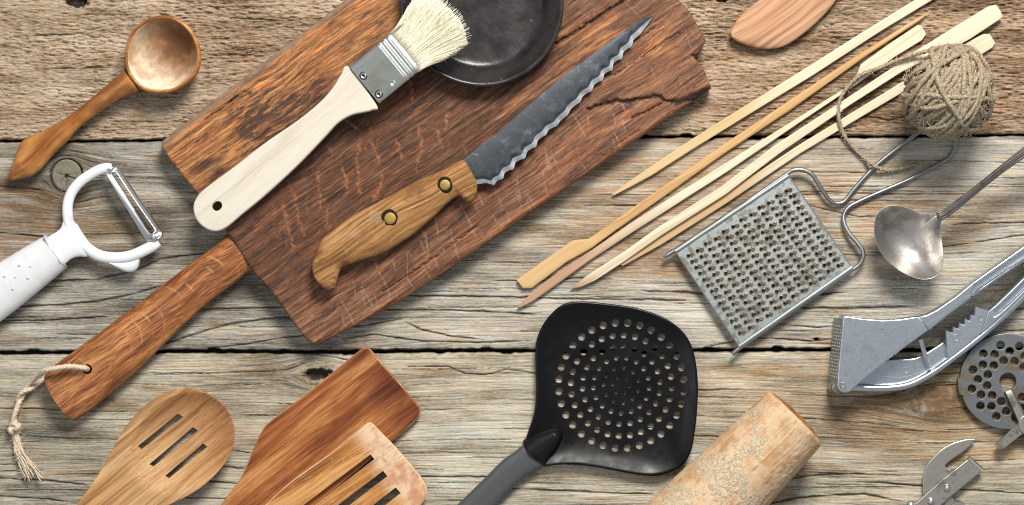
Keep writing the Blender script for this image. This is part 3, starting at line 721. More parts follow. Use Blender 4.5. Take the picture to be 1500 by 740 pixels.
def make_board():
    t = empty('cutting_board', fb, 'old dark oak cutting board with a long oiled handle, lying under knife and brush', 'cutting board')
    up = smooth(fb.L([(235, 207), (300, 156), (370, 103), (440, 49), (500, 3), (640, -108), (775, -212)], ZB), 8, False)
    lo = smooth(fb.L([(462, 507), (560, 456), (640, 406), (700, 366), (790, 303), (850, 262), (960, 186), (1043, 129)], ZB), 8, False)
    le = smooth(fb.L([(235, 207), (243, 226), (290, 286), (335, 344), (366, 392), (400, 432), (440, 487), (462, 507)], ZB), 8, False)
    ri = fb.L([(775, -212), (880, -110), (960, -34), (994, 0), (1010, 16), (1026, 44), (1034, 60), (1027, 73), (1017, 84), (1031, 102), (1043, 129)], ZB)
    def par(c, n):
        c = np.array(c); d = np.r_[0, np.cumsum(np.hypot(*np.diff(c, axis=0).T))]; d /= d[-1]
        u = np.linspace(0, 1, n); return np.stack([np.interp(u, d, c[:, 0]), np.interp(u, d, c[:, 1])], -1)
    nu, nv = 520, 250
    U, Lw, Lf, Rt = par(up, nu), par(lo, nu), par(le, nv), par(ri, nv)
    u = np.linspace(0, 1, nu)[None, :, None]; v = np.linspace(0, 1, nv)[:, None, None]     # v: 0 = upper edge
    Pt = (1 - v) * U[None] + v * Lw[None] + (1 - u) * Lf[:, None] + u * Rt[:, None] - ((1 - u) * (1 - v) * U[0] + u * (1 - v) * U[-1] + (1 - u) * v * Lw[0] + u * v * Lw[-1])
    X, Y = Pt[..., 0] / S, Pt[..., 1] / S
    sc_ = (H - ZB) / H * S
    PX, PY = None, None
    c_, s_ = fb.c, fb.s
    wx = fb.o.x + (X * c_ - Y * s_) * S; wy = fb.o.y + (X * s_ + Y * c_) * S
    PX, PY = wx / sc_ + CX, CY - wy / sc_
    ed = np.minimum.reduce([np.hypot(X - U[None, :, 0] / S, Y - U[None, :, 1] / S), np.hypot(X - Lw[None, :, 0] / S, Y - Lw[None, :, 1] / S),
                            np.hypot(X - Lf[:, None, 0] / S, Y - Lf[:, None, 1] / S), np.hypot(X - Rt[:, None, 0] / S, Y - Rt[:, None, 1] / S)])
    h = .40 * fbm(X / 60, Y / 2.2, 3, 5, .65) + .8 * fbm(X / 160, Y / 60, 2, 6)
    du = np.hypot(X - U[None, :, 0] / S, Y - U[None, :, 1] / S)
    h = h - 7.5 * np.clip(1 - du / 10, 0, 1) ** 1.2 - 2.5 * np.clip(1 - ed / (3.5 + 1.5 * pn(X / 12, Y / 12, 7)), 0, 1) ** 2
    dl = np.hypot(X - Lw[None, :, 0] / S, Y - Lw[None, :, 1] / S)
    h = h - 4.0 * np.clip(1 - dl / 7, 0, 1) ** 1.2
    crack = np.zeros_like(X)
    def line(P, w, dep, wob=1.6, sd=0):
        nonlocal crack
        P = np.array(P, float); best = np.full(X.shape, 1e9)
        qx = PX + wob * fbm(PX / 9, PY / 9, 2, 91 + sd); qy = PY + wob * fbm(PX / 9, PY / 9, 2, 92 + sd)
        for a, b2 in zip(P[:-1], P[1:]):
            d = b2 - a; tt = np.clip(((qx - a[0]) * d[0] + (qy - a[1]) * d[1]) / (d @ d), 0, 1)
            best = np.minimum(best, np.hypot(qx - a[0] - tt * d[0], qy - a[1] - tt * d[1]))
        crack = np.maximum(crack, dep * np.exp(-(best / w) ** 2.4))
    line([(815, 63), (845, 45), (880, 22), (905, 6), (935, -16)], 2.0, 1)
    line([(862, 160), (880, 153), (900, 148), (925, 147), (950, 142), (966, 140), (972, 148), (990, 148), (1015, 146), (1043, 131)], 2.6, 1, 2.2, 3)
    line([(925, 173), (950, 162), (972, 150)], 1.5, .8); line([(1014, 82), (1023, 80), (1030, 72)], 1.6, .8)
    line([(990, 152), (1010, 143), (1036, 131)], 4.2, .9, 1.2, 5); line([(700, 40), (760, 2)], 1.2, .5)
    line([(300, 176), (360, 132)], 1.0, .6); line([(560, 428), (640, 374), (700, 330)], .9, .6); line([(880, 230), (935, 190)], .9, .5)
    line([(840, 120), (905, 75), (960, 40)], .8, .5); line([(900, 110), (960, 70), (1005, 42)], .9, .6)
    lip = sstep(0, 26, ((PY - 148) + .25 * (PX - 960))) * sstep(880, 930, PX) * sstep(60, 20, PY - 140)
    h = h - 2.2 * lip
    h = h - 4.5 * crack
    G = lambda x, y, rx, ry, a: a * np.exp(-((PX - x) / rx) ** 2 - ((PY - y) / ry) ** 2)
    n1 = fbm(X / 70, Y / 30, 3, 8)
    dn = du  # distance from the upper edge
    gold = sstep(150, 40, dn) * sstep(760, 480, PX) * 1.0 + G(300, 200, 50, 40, .4) + G(960, 60, 80, 60, .28) + G(800, 150, 140, 90, .22) + G(660, 10, 60, 50, .5) + G(870, 60, 90, 50, .35)
    char = G(380, 170, 70, 60, .9) + G(450, 160, 90, 50, .7) + G(560, 60, 60, 60, .5) + G(500, 260, 160, 80, .55) + G(620, 150, 60, 60, .5) + G(340, 330, 60, 60, .6) + G(440, 400, 60, 40, .5) + G(1010, 120, 50, 30, .4)
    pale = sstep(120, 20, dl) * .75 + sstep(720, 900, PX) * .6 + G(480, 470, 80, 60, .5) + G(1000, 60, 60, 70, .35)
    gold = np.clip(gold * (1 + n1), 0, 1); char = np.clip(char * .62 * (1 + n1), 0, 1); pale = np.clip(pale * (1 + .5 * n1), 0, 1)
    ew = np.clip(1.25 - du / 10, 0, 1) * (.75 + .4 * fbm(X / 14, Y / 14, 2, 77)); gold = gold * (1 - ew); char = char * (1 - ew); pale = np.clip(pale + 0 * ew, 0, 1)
    fleck = np.zeros_like(X); rnd = random.Random(4)
    strokes = [[(465, 250), (467, 275), (469, 303)], [(527, 212), (523, 240), (527, 282)], [(500, 243), (507, 262), (509, 282)], [(614, 187), (618, 215), (609, 250)],
               [(540, 205), (553, 225), (555, 240)], [(560, 254), (556, 275), (548, 295)], [(432, 285), (436, 320), (446, 345)], [(480, 300), (478, 330)], [(505, 175), (525, 190)],
               [(655, 165), (652, 190)], [(600, 120), (604, 145)], [(415, 300), (425, 345), (430, 360)], [(640, 190), (648, 215)], [(580, 205), (590, 235)]]
    for k in range(24):
        x = rnd.uniform(390, 700); y = 600 - x * .62 + rnd.uniform(-105, 60)
        strokes.append([(x, y), (x + rnd.uniform(-6, 8), y + 14), (x + rnd.uniform(-8, 10), y + rnd.uniform(22, 46))])
    for k in range(14):
        x = rnd.uniform(720, 860); y = 620 - x * .60 + rnd.uniform(-60, 40)
        strokes.append([(x, y), (x + rnd.uniform(-6, 6), y + rnd.uniform(14, 30))])
    qx = PX + 3 * fbm(PX / 8, PY / 8, 2, 191); qy = PY
    for k, P in enumerate(strokes):
        P = np.array(P, float); x0, x1, y0, y1 = P[:, 0].min() - 8, P[:, 0].max() + 8, P[:, 1].min() - 8, P[:, 1].max() + 8
        m = (PX > x0) & (PX < x1) & (PY > y0) & (PY < y1)
        if not m.any(): continue
        best = np.full(m.sum(), 1e9); xx, yy = qx[m], qy[m]
        for a, b2 in zip(P[:-1], P[1:]):
            d = b2 - a; tt = np.clip(((xx - a[0]) * d[0] + (yy - a[1]) * d[1]) / (d @ d), 0, 1)
            best = np.minimum(best, np.hypot(xx - a[0] - tt * d[0], yy - a[1] - tt * d[1]))
        fleck[m] = np.maximum(fleck[m], (1.0 if k < 14 else .42) * np.exp(-(best / (1.9 if k < 14 else 1.4)) ** 2))
    scratch = np.zeros_like(X)
    cuts = [((619, 371), (630, 394)), ((637, 377), (642, 392)), ((664, 352), (672, 373)), ((688, 324), (697, 347)), ((743, 310), (746, 324)), ((595, 405), (606, 422)), ((500, 440), (520, 476)), ((530, 420), (548, 452)), ((560, 405), (572, 432))]
    for k in range(46):
        x = rnd.uniform(460, 960); y = 812 - x * .657 - rnd.uniform(8, 95) ; a_ = rnd.uniform(1.0, 1.45); l_ = rnd.uniform(10, 38)
        cuts.append(((x, y), (x + l_ * math.cos(a_), y + l_ * math.sin(a_))))
    for a, b2 in cuts:
        a, b2 = np.array(a, float), np.array(b2, float); m = (PX > min(a[0], b2[0]) - 4) & (PX < max(a[0], b2[0]) + 4) & (PY > min(a[1], b2[1]) - 4) & (PY < max(a[1], b2[1]) + 4)
        if not m.any(): continue
        d = b2 - a; tt = np.clip(((PX[m] - a[0]) * d[0] + (PY[m] - a[1]) * d[1]) / (d @ d), 0, 1)
        scratch[m] = np.maximum(scratch[m], rnd.uniform(.35, .8) * np.exp(-(np.hypot(PX[m] - a[0] - tt * d[0], PY[m] - a[1] - tt * d[1]) / .85) ** 2))
    h = h - .5 * scratch
    co = np.stack([X * S, Y * S, ZB + h * S - .0004], -1)
    nr, nc = X.shape
    # walls and underside: continue each border down to the table
    rim = [(0, j) for j in range(nc)] + [(i, nc - 1) for i in range(1, nr)] + [(nr - 1, j) for j in range(nc - 2, -1, -1)] + [(i, 0) for i in range(nr - 2, 0, -1)]
    rid = np.array([i * nc + j for i, j in rim]); base = nr * nc
    flat = co.reshape(-1, 3); cen = flat.mean(0)
    w1 = flat[rid].copy(); w1[:, 2] = .0015; w2 = w1.copy(); w2[:, :2] = cen[:2] + (w1[:, :2] - cen[:2]) * .985; w2[:, 2] = .0003
    V = np.concatenate([flat, w1, w2], 0)
    idx = np.arange(nr * nc).reshape(nr, nc)
    Fq = np.stack([idx[:-1, :-1], idx[1:, :-1], idx[1:, 1:], idx[:-1, 1:]], -1).reshape(-1, 4).tolist()
    n = len(rid)
    for k in range(n):
        a, b2 = k, (k + 1) % n
        Fq.append([int(rid[a]), int(rid[b2]), base + b2, base + a]); Fq.append([base + a, base + b2, base + n + b2, base + n + a])
    Fq.append([base + n + k for k in range(n)])
    o = mk('board', (V.tolist(), Fq), M_board, t, angle=60)
    extra = len(V) - nr * nc
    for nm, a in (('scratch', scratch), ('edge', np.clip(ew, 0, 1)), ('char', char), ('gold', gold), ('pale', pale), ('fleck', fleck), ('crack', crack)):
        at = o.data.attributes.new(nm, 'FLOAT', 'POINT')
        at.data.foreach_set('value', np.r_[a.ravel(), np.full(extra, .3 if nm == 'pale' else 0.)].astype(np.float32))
    # handle
    hp = fb.L([(338, 340), (300, 369), (240, 414), (195, 449), (130, 497), (78, 535), (62, 552), (64, 566), (84, 594), (100, 616), (118, 610), (157, 580), (196, 547), (235, 508), (294, 452), (330, 424), (366, 398), (392, 400), (372, 345)], ZB)
    hp = smooth(hp, 5)
    o2 = body(hp, lambda x, v, hw: (.0070 + .0068 * max(0, 1 - abs(v) ** 2.3) ** .5 * min(1, hw / .006), .0075 - .007 * max(0, 1 - abs(v) ** 3) ** .5 * min(1, hw / .006)), 60, 18)
    hnd = mk('handle', o2, M_oak, t)
    hx, hy = fb.l(127, 541, ZB)
    cut(hnd, prism_v(circle(hx, hy, .0029, 20), -.01, .03))
    return t
def oak_handle_mat():
    b = NB('oiled_oak_handle'); p = b.obj(); X, Y, Z = b.sep(p)
    q = b.vm('ADD', p, b.comb(0., b.ma('MULTIPLY', b.noise(p, .01, 2), 26), 0.))
    mid = b.noise(b.vm('MULTIPLY', q, (.009, .10, .1)), 1, 5, .66); fine = b.noise(b.vm('MULTIPLY', q, (.03, .55, .55)), 1, 5, .7)
    f = b.rng(b.ma('ADD', b.ma('MULTIPLY', mid, .5), b.ma('MULTIPLY', fine, .5)), .36, .64)
    c = b.ramp(f, [(0, (.09, .024, .006)), (.35, (.22, .068, .016)), (.7, (.37, .14, .038)), (1, (.52, .25, .085))])
    pore = b.rng(b.noise(b.vm('MULTIPLY', q, (.035, .9, .9)), 1, 2), .58, .68)
    c = b.mix(b.ma('MULTIPLY', pore, .55), c, (.06, .02, .007))
    # arched oak rays seen across the handle
    HC = fb.l(200, 480, ZB); a = b.vm('MULTIPLY', b.vm('ADD', p, (0., -HC[1] / S, 0.)), (.030, .034, .0)); ax, ay, az = b.sep(a)
    arch = b.wave(b.comb(0., b.ma('SUBTRACT', b.ma('MULTIPLY', b.ma('POWER', b.ma('ABSOLUTE', ay), 2.0), -.45), ax), 0.), .55, 1.6, 2.0)
    rm = b.ma('MULTIPLY', b.rng(arch, .86, .98), b.ma('MULTIPLY', b.rng(b.noise(p, .022, 3), .50, .60), b.rng(b.ma('ABSOLUTE', ay), 1.05, .55)))
    c = b.mix(b.ma('MULTIPLY', rm, .45), c, (.54, .28, .11))
    return b.done(c, b.ma('ADD', .36, b.ma('MULTIPLY', fine, .2)), None, b.bump(b.ma('SUBTRACT', fine, b.ma('MULTIPLY', pore, .5)), .35, .0005), Coat_Weight=.12, Coat_Roughness=.3)
M_oak = oak_handle_mat()
make_board()

# cord tied through the hole in the board's handle
def make_cord():
    fr = Frame((127, 541), (60, 545), 0.0, at=ZB)
    t = empty('hanging_cord', fr, 'pale twisted cord knotted through the hole of the cutting board handle', 'cord')
    P = lambda L: [(*fr.l(x, y, z), z) for x, y, z in L]
    a = P([(130, 541, .003), (128, 541, .012), (122, 539, .0170), (102, 537, .0178), (80, 540, .0172), (66, 543, .0150), (58, 548, .011), (47, 558, .006), (38, 570, .0035), (32, 582, .003), (27, 592, .0045), (22, 606, .005), (19, 618, .004), (21, 632, .003)])
    bq = P([(128, 542, .004), (112, 545, .004), (92, 548, .0022), (72, 553, .002), (60, 559, .0022), (50, 567, .003), (42, 571, .0052), (32, 575, .0055), (26, 586, .003), (27, 598, .002), (21, 610, .002), (23, 622, .005), (20, 634, .003)])
    mk('strand', tube(smooth(a, 7, False), .00150, 10, 3, 150), M_cord, t, angle=180)
    mk('strand', tube(smooth(bq, 7, False), .00135, 10, 3, 150), M_cord, t, angle=180)
    kn = []
    for i in range(40):
        th = i / 39 * 4 * math.pi
        x, y = 22 + 6.0 * math.cos(th) - i * .04, 622 + 4.5 * math.sin(th) + i * .3
        kn.append((x, y, .0045 + .002 * math.sin(th * 1.5)))
    mk('knot', tube(P(kn), .00150, 10, 3, 150), M_cord, t, angle=180)
    rnd = random.Random(9); parts = []
    for i in range(26):
        x0, y0 = 22 + rnd.uniform(-4, 4), 632
        ex, ey = 48 + rnd.uniform(-15, 15), 700 + rnd.uniform(-12, 8); mx, my = 28 + rnd.uniform(-5, 7), 664
        z = rnd.uniform(.001, .005)
        wv = [(x0 + (mx - x0) * k / 3 + rnd.uniform(-1.5, 1.5), y0 + (my - y0) * k / 3, .003 + (z - .003) * k / 3) for k in range(3)] + \
             [(mx + (ex - mx) * k / 5 + rnd.uniform(-1.6, 1.6), my + (ey - my) * k / 5, z) for k in range(6)]
        parts.append(tube(smooth(P(wv), 3, False), lambda q: .0007 * (1 - .45 * q), 6, 2, 200))
    for i in range(150):
        x0, y0 = (lambda k: (22 + 22 * k ** 1.3 + rnd.uniform(-8, 8) * (.6 + k), 630 + 66 * k))(rnd.random())
        a0 = rnd.uniform(0, 6.28); ln = rnd.uniform(5, 16)
        wv = [(x0, y0, .003), (x0 + ln * .5 * math.cos(a0) + rnd.uniform(-2, 2), y0 + ln * .5 * math.sin(a0), .004), (x0 + ln * math.cos(a0), y0 + ln * math.sin(a0), .003)]
        parts.append(tube(smooth(P(wv), 3, False), .00011, 3))
    tag(mk('frayed_end', join(*parts), M_cord, t, angle=180), kind='stuff')
make_cord()

# ------------------------------------------------------------------ pastry brush resting on the board and the dish
def make_brush():
    fr = Frame((318, 302), (594, 78), ZB, at=.022)
    t = empty('pastry_brush', fr, 'pastry brush with cream wooden handle and pale bristles, lying across the board', 'brush')
    L = 356 * S * .98
    zz = lambda x, y=0: .0012 + .0125 * max(0, x / L + .05)       # tilt: the ferrule end is carried by the dish
    def q(pts, z=.022): return fr.L(pts, z)
    out = smooth(q([(512.7, 100.3), (500.8, 111), (491, 127), (472, 149), (439, 176), (392, 208), (344.6, 244), (302, 275), (288, 289), (283, 304), (287, 321), (299.7, 334), (316, 339), (332, 333), (354, 315), (392, 284), (439, 241), (477, 202), (496, 182), (515, 170.5), (534, 166), (546, 163), (553, 155)]), 6)
    hole = circle(0, 0, .0031, 18)
    hole = [(x * 1.0, y * .85) for x, y in hole]
    h = mk('handle', slab(out, [hole], 0, .0058, .0011, 3, zf=zz, hbev=.0003), M_birch, t)
    A, B, C, D = q([(511, 97), (574, 50), (613.5, 106.5), (552, 155)], .030)
    x0, x1 = A[0], B[0]; y0, y1 = (D[1] + C[1]) / 2, (A[1] + B[1]) / 2
    # ferrule: flattened sleeve with crimped grooves
    secs = []
    for j in range(61):
        x = x0 + (x1 - x0) * j / 60; u = (x1 - x) / (x1 - x0)
        g = 0
        for c in (.08, .19, .30): g += .00035 * math.exp(-((u - c) / .022) ** 2)
        g -= .0004 * math.exp(-((u - .005) / .02) ** 2)
        s = []
        for k in range(40):
            a = 2 * math.pi * k / 40; cx, sx = math.cos(a), math.sin(a)
            yy = (y0 + y1) / 2 + ((y1 - y0) / 2 + g) * math.copysign(abs(cx) ** .22, cx)
            z_ = .0029 + (.0042 + g) * math.copysign(abs(sx) ** .35, sx)
            s.append((x, yy, z_ + zz(x)))
        secs.append(s)
    fe = mk('ferrule', loft(secs, cap=True), M_ferr, t, angle=60)
    for (px, py) in ((532.5, 111), (555, 138)):
        x, y = fr.l(px, py, .034); z = .0071 + zz(x)
        mk('rivet', join(lathe([(.0018, z - .0006), (.0018, z + .0003), (.0014, z + .0006), (.0009, z + .0004), (.0006, z - .0002), (0.0001, z - .0003)], 18, (x, y))), M_chrome, fe)
        mk('rivet_dent', lathe([(.0023, z - .0005), (.0024, z + .00012), (.0019, z + .00015)], 18, (x, y)), M_dark, fe)
    x, y = fr.l(575.6, 122, .034); mk('dimple', lathe([(.0016, .0069 + zz(x)), (.0014, .0074 + zz(x)), (.0008, .0072 + zz(x)), (.0001, .0071 + zz(x))], 18, (x, y)), M_ferr, fe)
    # bristles
    rnd = random.Random(2); V, F = [], []
    wA = (y1 - y0)
    tipL = [(591, 33, 0), (607, 3, .08), (622, -4, .2), (640, 0, .33), (657, 13, .48), (671, 28, .62), (680, 44, .75), (684, 62, .85), (668, 76, .93), (650, 86, 1.0)]
    tx = [fr.l(a, b_, .034) for a, b_, c in tipL]; tk = [c for a, b_, c in tipL]
    for i in range(7000):
        w = rnd.random(); hz = rnd.uniform(-1, 1)
        bx, by, bz = x1 - .002, y1 - w * wA * .99 - .0002, .0029 + hz * .0036
        ww = min(1, max(0, w + rnd.gauss(0, .02)))
        ex, ey = np.interp(ww, tk, [p[0] for p in tx]), np.interp(ww, tk, [p[1] for p in tx])
        sh = 1 - abs(rnd.gauss(0, .04)) - (.12 if rnd.random() < .1 else 0)
        if rnd.random() < .02: sh = 1.08
        ex, ey = bx + (ex - bx) * sh + rnd.gauss(0, .0005), by + (ey - by) * sh + rnd.gauss(0, .0006)
        ez = .0029 + hz * .0055 + rnd.gauss(0, .0003)
        L_ = []
        for k in range(6):
            u = k / 5; e = u ** 1.5
            L_.append((bx + (ex - bx) * u, by + (ey - by) * e, zz(bx) + bz + (ez - bz) * u + .004 * u + .0012 * math.sin(u * 3)))
        v, f = tube(L_, lambda u: .00019 * (1 - .5 * u), 3)
        n = len(V); V += v; F += [tuple(a + n for a in g) for g in f]
    tag(mk('bristles', (V, F), M_bristle, t, angle=180), kind='stuff')
    secs = []
make_brush()

# ------------------------------------------------------------------ black clay dish on the board
def make_dish():
    fr = Frame((705.5, 7), (800, 7), ZB, at=ZB + .012)
    k = (H - ZB - .012) / H * S * 1.0
    pr = [(0.02, 2.2), (30, 2.2), (60, 2.4), (78, 3.0), (86, 4.2), (91, 7), (97, 13), (104, 19), (110, 24), (114, 27.6), (117, 28.8), (119.4, 28), (120.4, 26), (119.5, 23.5), (116, 20), (108, 12), (100, 5), (94, 1.2), (88, .2), (60, .2), (.02, .2)]
    pr = [(r * k, z * S) for r, z in pr]
    pr = [(p[0], p[1]) for p in smooth(pr, 3, False)]
    V, F = lathe([(max(r, 1e-5), max(z, 0.0001)) for r, z in pr], 96)
    V = [(x * (1 + .006 * mnoise.noise(Vector((x * 30, y * 30, 1)))), y * (1 + .006 * mnoise.noise(Vector((x * 30, y * 30, 5)))), z + .00035 * mnoise.noise(Vector((x * 60, y * 60, 0)))) for x, y, z in V]
    b = NB('black_glaze'); p = b.obj(); n = b.noise(p, .03, 3); n2 = b.noise(p, .25, 3, .6)
    c = b.mix(b.rng(n, .4, .65), (.009, .0075, .0075), (.021, .017, .0165))
    sp = b.rng(b.voro(p, .045), .11, .04); c = b.mix(b.ma('MULTIPLY', sp, .6), c, (.10, .08, .07))
    m = b.done(c, b.ma('ADD', .27, b.ma('MULTIPLY', n, .2)), None, b.bump(b.ma('ADD', b.ma('MULTIPLY', n2, .25), b.ma('ADD', b.ma('MULTIPLY', n, 2.0), b.ma('MULTIPLY', sp, .5))), .30, .0008), Coat_Weight=.12, Coat_Roughness=.12, Specular_IOR_Level=.42)
    o = mk('clay_dish', (V, F), m, None, fr, angle=60)
    tag(o, 'shallow round black glazed clay dish on the cutting board, under the brush bristles', 'dish')
make_dish()

# ------------------------------------------------------------------ serrated knife on the board
def make_knife():
    fr = Frame((458, 401), (690, 252), ZB, at=.022)
    t = empty('bread_knife', fr, 'serrated knife with dark blade and worn curved wooden handle, on the cutting board', 'knife')
    q = lambda pts: fr.L(pts, .024)
    out = smooth(q([(677.7, 234.5), (655, 246), (605.7, 268), (563.5, 291), (518, 315), (490, 334.6), (472, 350), (462.5, 370), (457.2, 387), (458, 402), (466, 415), (479, 425), (489, 423.5), (494, 409), (501, 392), (525, 383), (563.5, 369), (598.7, 348), (626.8, 325), (648, 305), (660, 294), (668, 288.5), (675, 287), (682, 294), (690, 296), (697, 286), (698.8, 269.6), (691, 252)]), 5)
    rr = lambda x, v, hw: (.0068 + .0060 * max(0, 1 - abs(v) ** 2.6) ** .55 * min(1, hw / .005), .0068 - .0066 * max(0, 1 - abs(v) ** 2.6) ** .55 * min(1, hw / .005))
    def dsp(x, y, z):
        n = mnoise.fractal(Vector((x * 120, y * 700, z * 200)), 1.0, 2.0, 3)
        return (x, y, z + .00028 * n)
    mk('handle', body(out, rr, 110, 22, dsp), M_grip, t)
    hnd = t.children[0]
    for px, py, r in ((652, 271, .0030), (571.6, 320, .0033)):
        x, y = fr.l(px, py, .027)
        rv = mk('rivet', lathe([(r * .96, .009), (r, .01305), (r * .8, .0133), (r * .3, .0133), (1e-5, .0133)], 24, (x, y)), M_brass, t)
        mk('charred_rim', lathe([(r * 1.3, .009), (r * 1.62, .01235), (r * 1.4, .01275), (r * 1.0, .01300)], 24, (x, y)), M_dark, rv)
    # blade: strips between spine, bevel line and scalloped edge
    sp = smooth(q([(677.6, 234), (708, 210), (737, 188.5), (779, 150), (820.5, 115), (852, 91), (880, 70), (915.6, 44), (940, 28), (959.5, 21)]), 6, False)
    ed = q([(698, 270), (712, 268), (724, 271), (749, 246), (773, 225), (797, 197), (820.5, 179), (835, 162), (850, 147), (865, 132), (880, 116), (895, 101), (907, 86), (918, 73), (930, 58), (945, 41), (959.5, 21)])
    sx, sy = [p[0] for p in sp], [p[1] for p in sp]; ex, ey = [p[0] for p in ed], [p[1] for p in ed]
    x0, x1 = sx[0] - .004, sx[-1]
    secs = []; N = 420; k0 = ex[2]
    for j in range(N + 1):
        x = x0 + (x1 - x0) * (j / N); y_s = np.interp(x, sx, sy); y_e = np.interp(x, ex, ey)
        ph = (x - k0) / (21.5 * S) * 2 * math.pi + .7 * math.sin((x - k0) / .019) + .4 * math.sin((x - k0) / .0071)
        env = sstep(k0 - .002, k0 + .004, x) * sstep(x1 - .004, x1 - .022, x) * (.8 + .3 * math.sin((x - k0) / .0123))
        sc = (.85 * math.sin(ph) + .2 * math.sin(ph * 2 + .6) + .18 * math.sin(ph * .37 + 1)) * env
        wdt = max(y_s - y_e, 1e-5)
        y_e2 = y_e + (2.4 * S * sc) * min(1, wdt / (20 * S))
        yb = min(y_e + (12.5 + 1.6 * math.sin(ph + .5) * env) * S, y_s - wdt * .25)
        dip = .00035 * math.sin(ph + .9) * env
        T = .0011 * min(1, .3 + wdt / (30 * S)); zc = .0066 - .0050 * max(0, (x - x0) / (x1 - x0))
        ym = (y_e2 * .42 + yb * .58)
        top = [(y_s, T * .82), (y_s - wdt * .04, T), (y_s * .5 + yb * .5, T), (yb + .0006 * min(1, wdt / .004), T), (yb, T * .95), (ym, T * .6 - dip), (y_e2, .00008)]
        s = [(x, y, zc + z) for y, z in top] + [(x, y, zc - z) for y, z in reversed(top[:-1])]
        secs.append(s)
    bl = loft(secs)
    o = mk('blade', bl, M_steel, t, angle=30)
    o.data.materials.append(M_edge); n = len(secs[0])
    for p in o.data.polygons:
        if len(p.vertices) == 4:
            ks = sorted(v % n for v in p.vertices)
            if ks[0] >= 5 and ks[-1] <= 7 and min(p.vertices) < n * (N + 1): p.material_index = 1
make_knife()
# ------------------------------------------------------------------ wooden ladle-like spoon, top left
def spoon_inside():
    m = _M_spoon_in; m.name = 'worn_shaded_spoon_inside'; nt = m.node_tree; bs = nt.nodes['Principled BSDF']
    src = bs.inputs['Base Color'].links[0].from_socket
    b = NB.__new__(NB); b.m = m; b.t = nt; b.n = nt.nodes; b.b = bs
    p = b.obj(); X, Y, Z = b.sep(p)
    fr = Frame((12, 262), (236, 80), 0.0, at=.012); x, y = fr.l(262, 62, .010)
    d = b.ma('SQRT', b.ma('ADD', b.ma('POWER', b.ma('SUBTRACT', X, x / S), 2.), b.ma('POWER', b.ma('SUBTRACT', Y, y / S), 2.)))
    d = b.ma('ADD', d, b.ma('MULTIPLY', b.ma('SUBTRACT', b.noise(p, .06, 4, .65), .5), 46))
    c = b.mix(b.rng(d, 76, 30, 0, .88), src, (.20, .080, .024)); c = b.mix(b.rng(d, 38, 12, 0, .8), c, (.09, .030, .008))  # dark upper-right patch: stain plus the bowl's shade painted into the colour
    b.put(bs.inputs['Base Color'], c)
    return m
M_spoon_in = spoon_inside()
def make_spoon():
    zr = .017
    fr = Frame((12, 262), (236, 80), 0.0, at=.012)
    t = empty('wooden_spoon', fr, 'glossy honey brown wooden spoon with deep round bowl, lying above the peeler', 'spoon')
    out = fr.L([(236, 22.5), (258, 26), (278, 41), (291, 64), (294, 88), (288, 108), (274, 124), (254, 134.5), (230, 136), (208, 131), (193, 118), (184, 102), (182, 82), (186, 60), (197, 41), (214, 28)], zr)
    out = smooth(out, 6); c = fr.l(238, 80, zr)
    inn = [(0, .0045), (.2, .0046), (.4, .0053), (.58, .0070), (.70, .0092), (.79, .0120), (.85, .0146), (.885, .0163), (.905, .0170)]
    outp = [(.92, .0174), (.95, .0176), (.98, .0172), (.997, .0162), (1.0, .0145), (.985, .0115), (.93, .0075), (.82, .0035), (.65, .001), (.4, .0001), (0, .0001)]
    vf = rings(out, c, inn + outp)
    V = []
    for x, y, z in vf[0]:
        n = mnoise.noise(Vector((x * 55, y * 55, z * 40)))
        V.append((x + .0005 * mnoise.noise(Vector((x * 40, y * 40, 3))), y + .0005 * mnoise.noise(Vector((x * 40, y * 40, 7))), z + .00035 * n))
    b = mk('bowl', (V, vf[1]), M_spoon, t, angle=180)
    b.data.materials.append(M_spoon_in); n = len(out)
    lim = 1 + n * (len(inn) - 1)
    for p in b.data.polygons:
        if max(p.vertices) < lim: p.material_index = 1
    hp = smooth(fr.L([(200, 125), (203, 133), (189, 137.5), (162, 152), (135, 171), (108, 193), (101, 203), (78, 224), (64, 240.5), (51, 254), (34, 260), (9.5, 263), (13, 248), (22, 223), (30, 206), (54, 194), (84.5, 179), (118, 155), (152, 127.5), (178, 106), (184, 98), (188, 108)], .012), 5)
    xb = fr.l(190, 120, .012)[0]
    def zf(x, v, hw):
        u = min(1, max(0, x / xb)); zc = .0065 + .0055 * u ** 2
        hh = min(.0062, hw * .85) * max(0, 1 - v * v) ** .5
        zc = zc - .0008 * u
        return zc + hh, zc - min(hh, zc * .97)
    mk('handle', body(hp, zf, 70, 18), M_spoon, t, angle=55)
make_spoon()

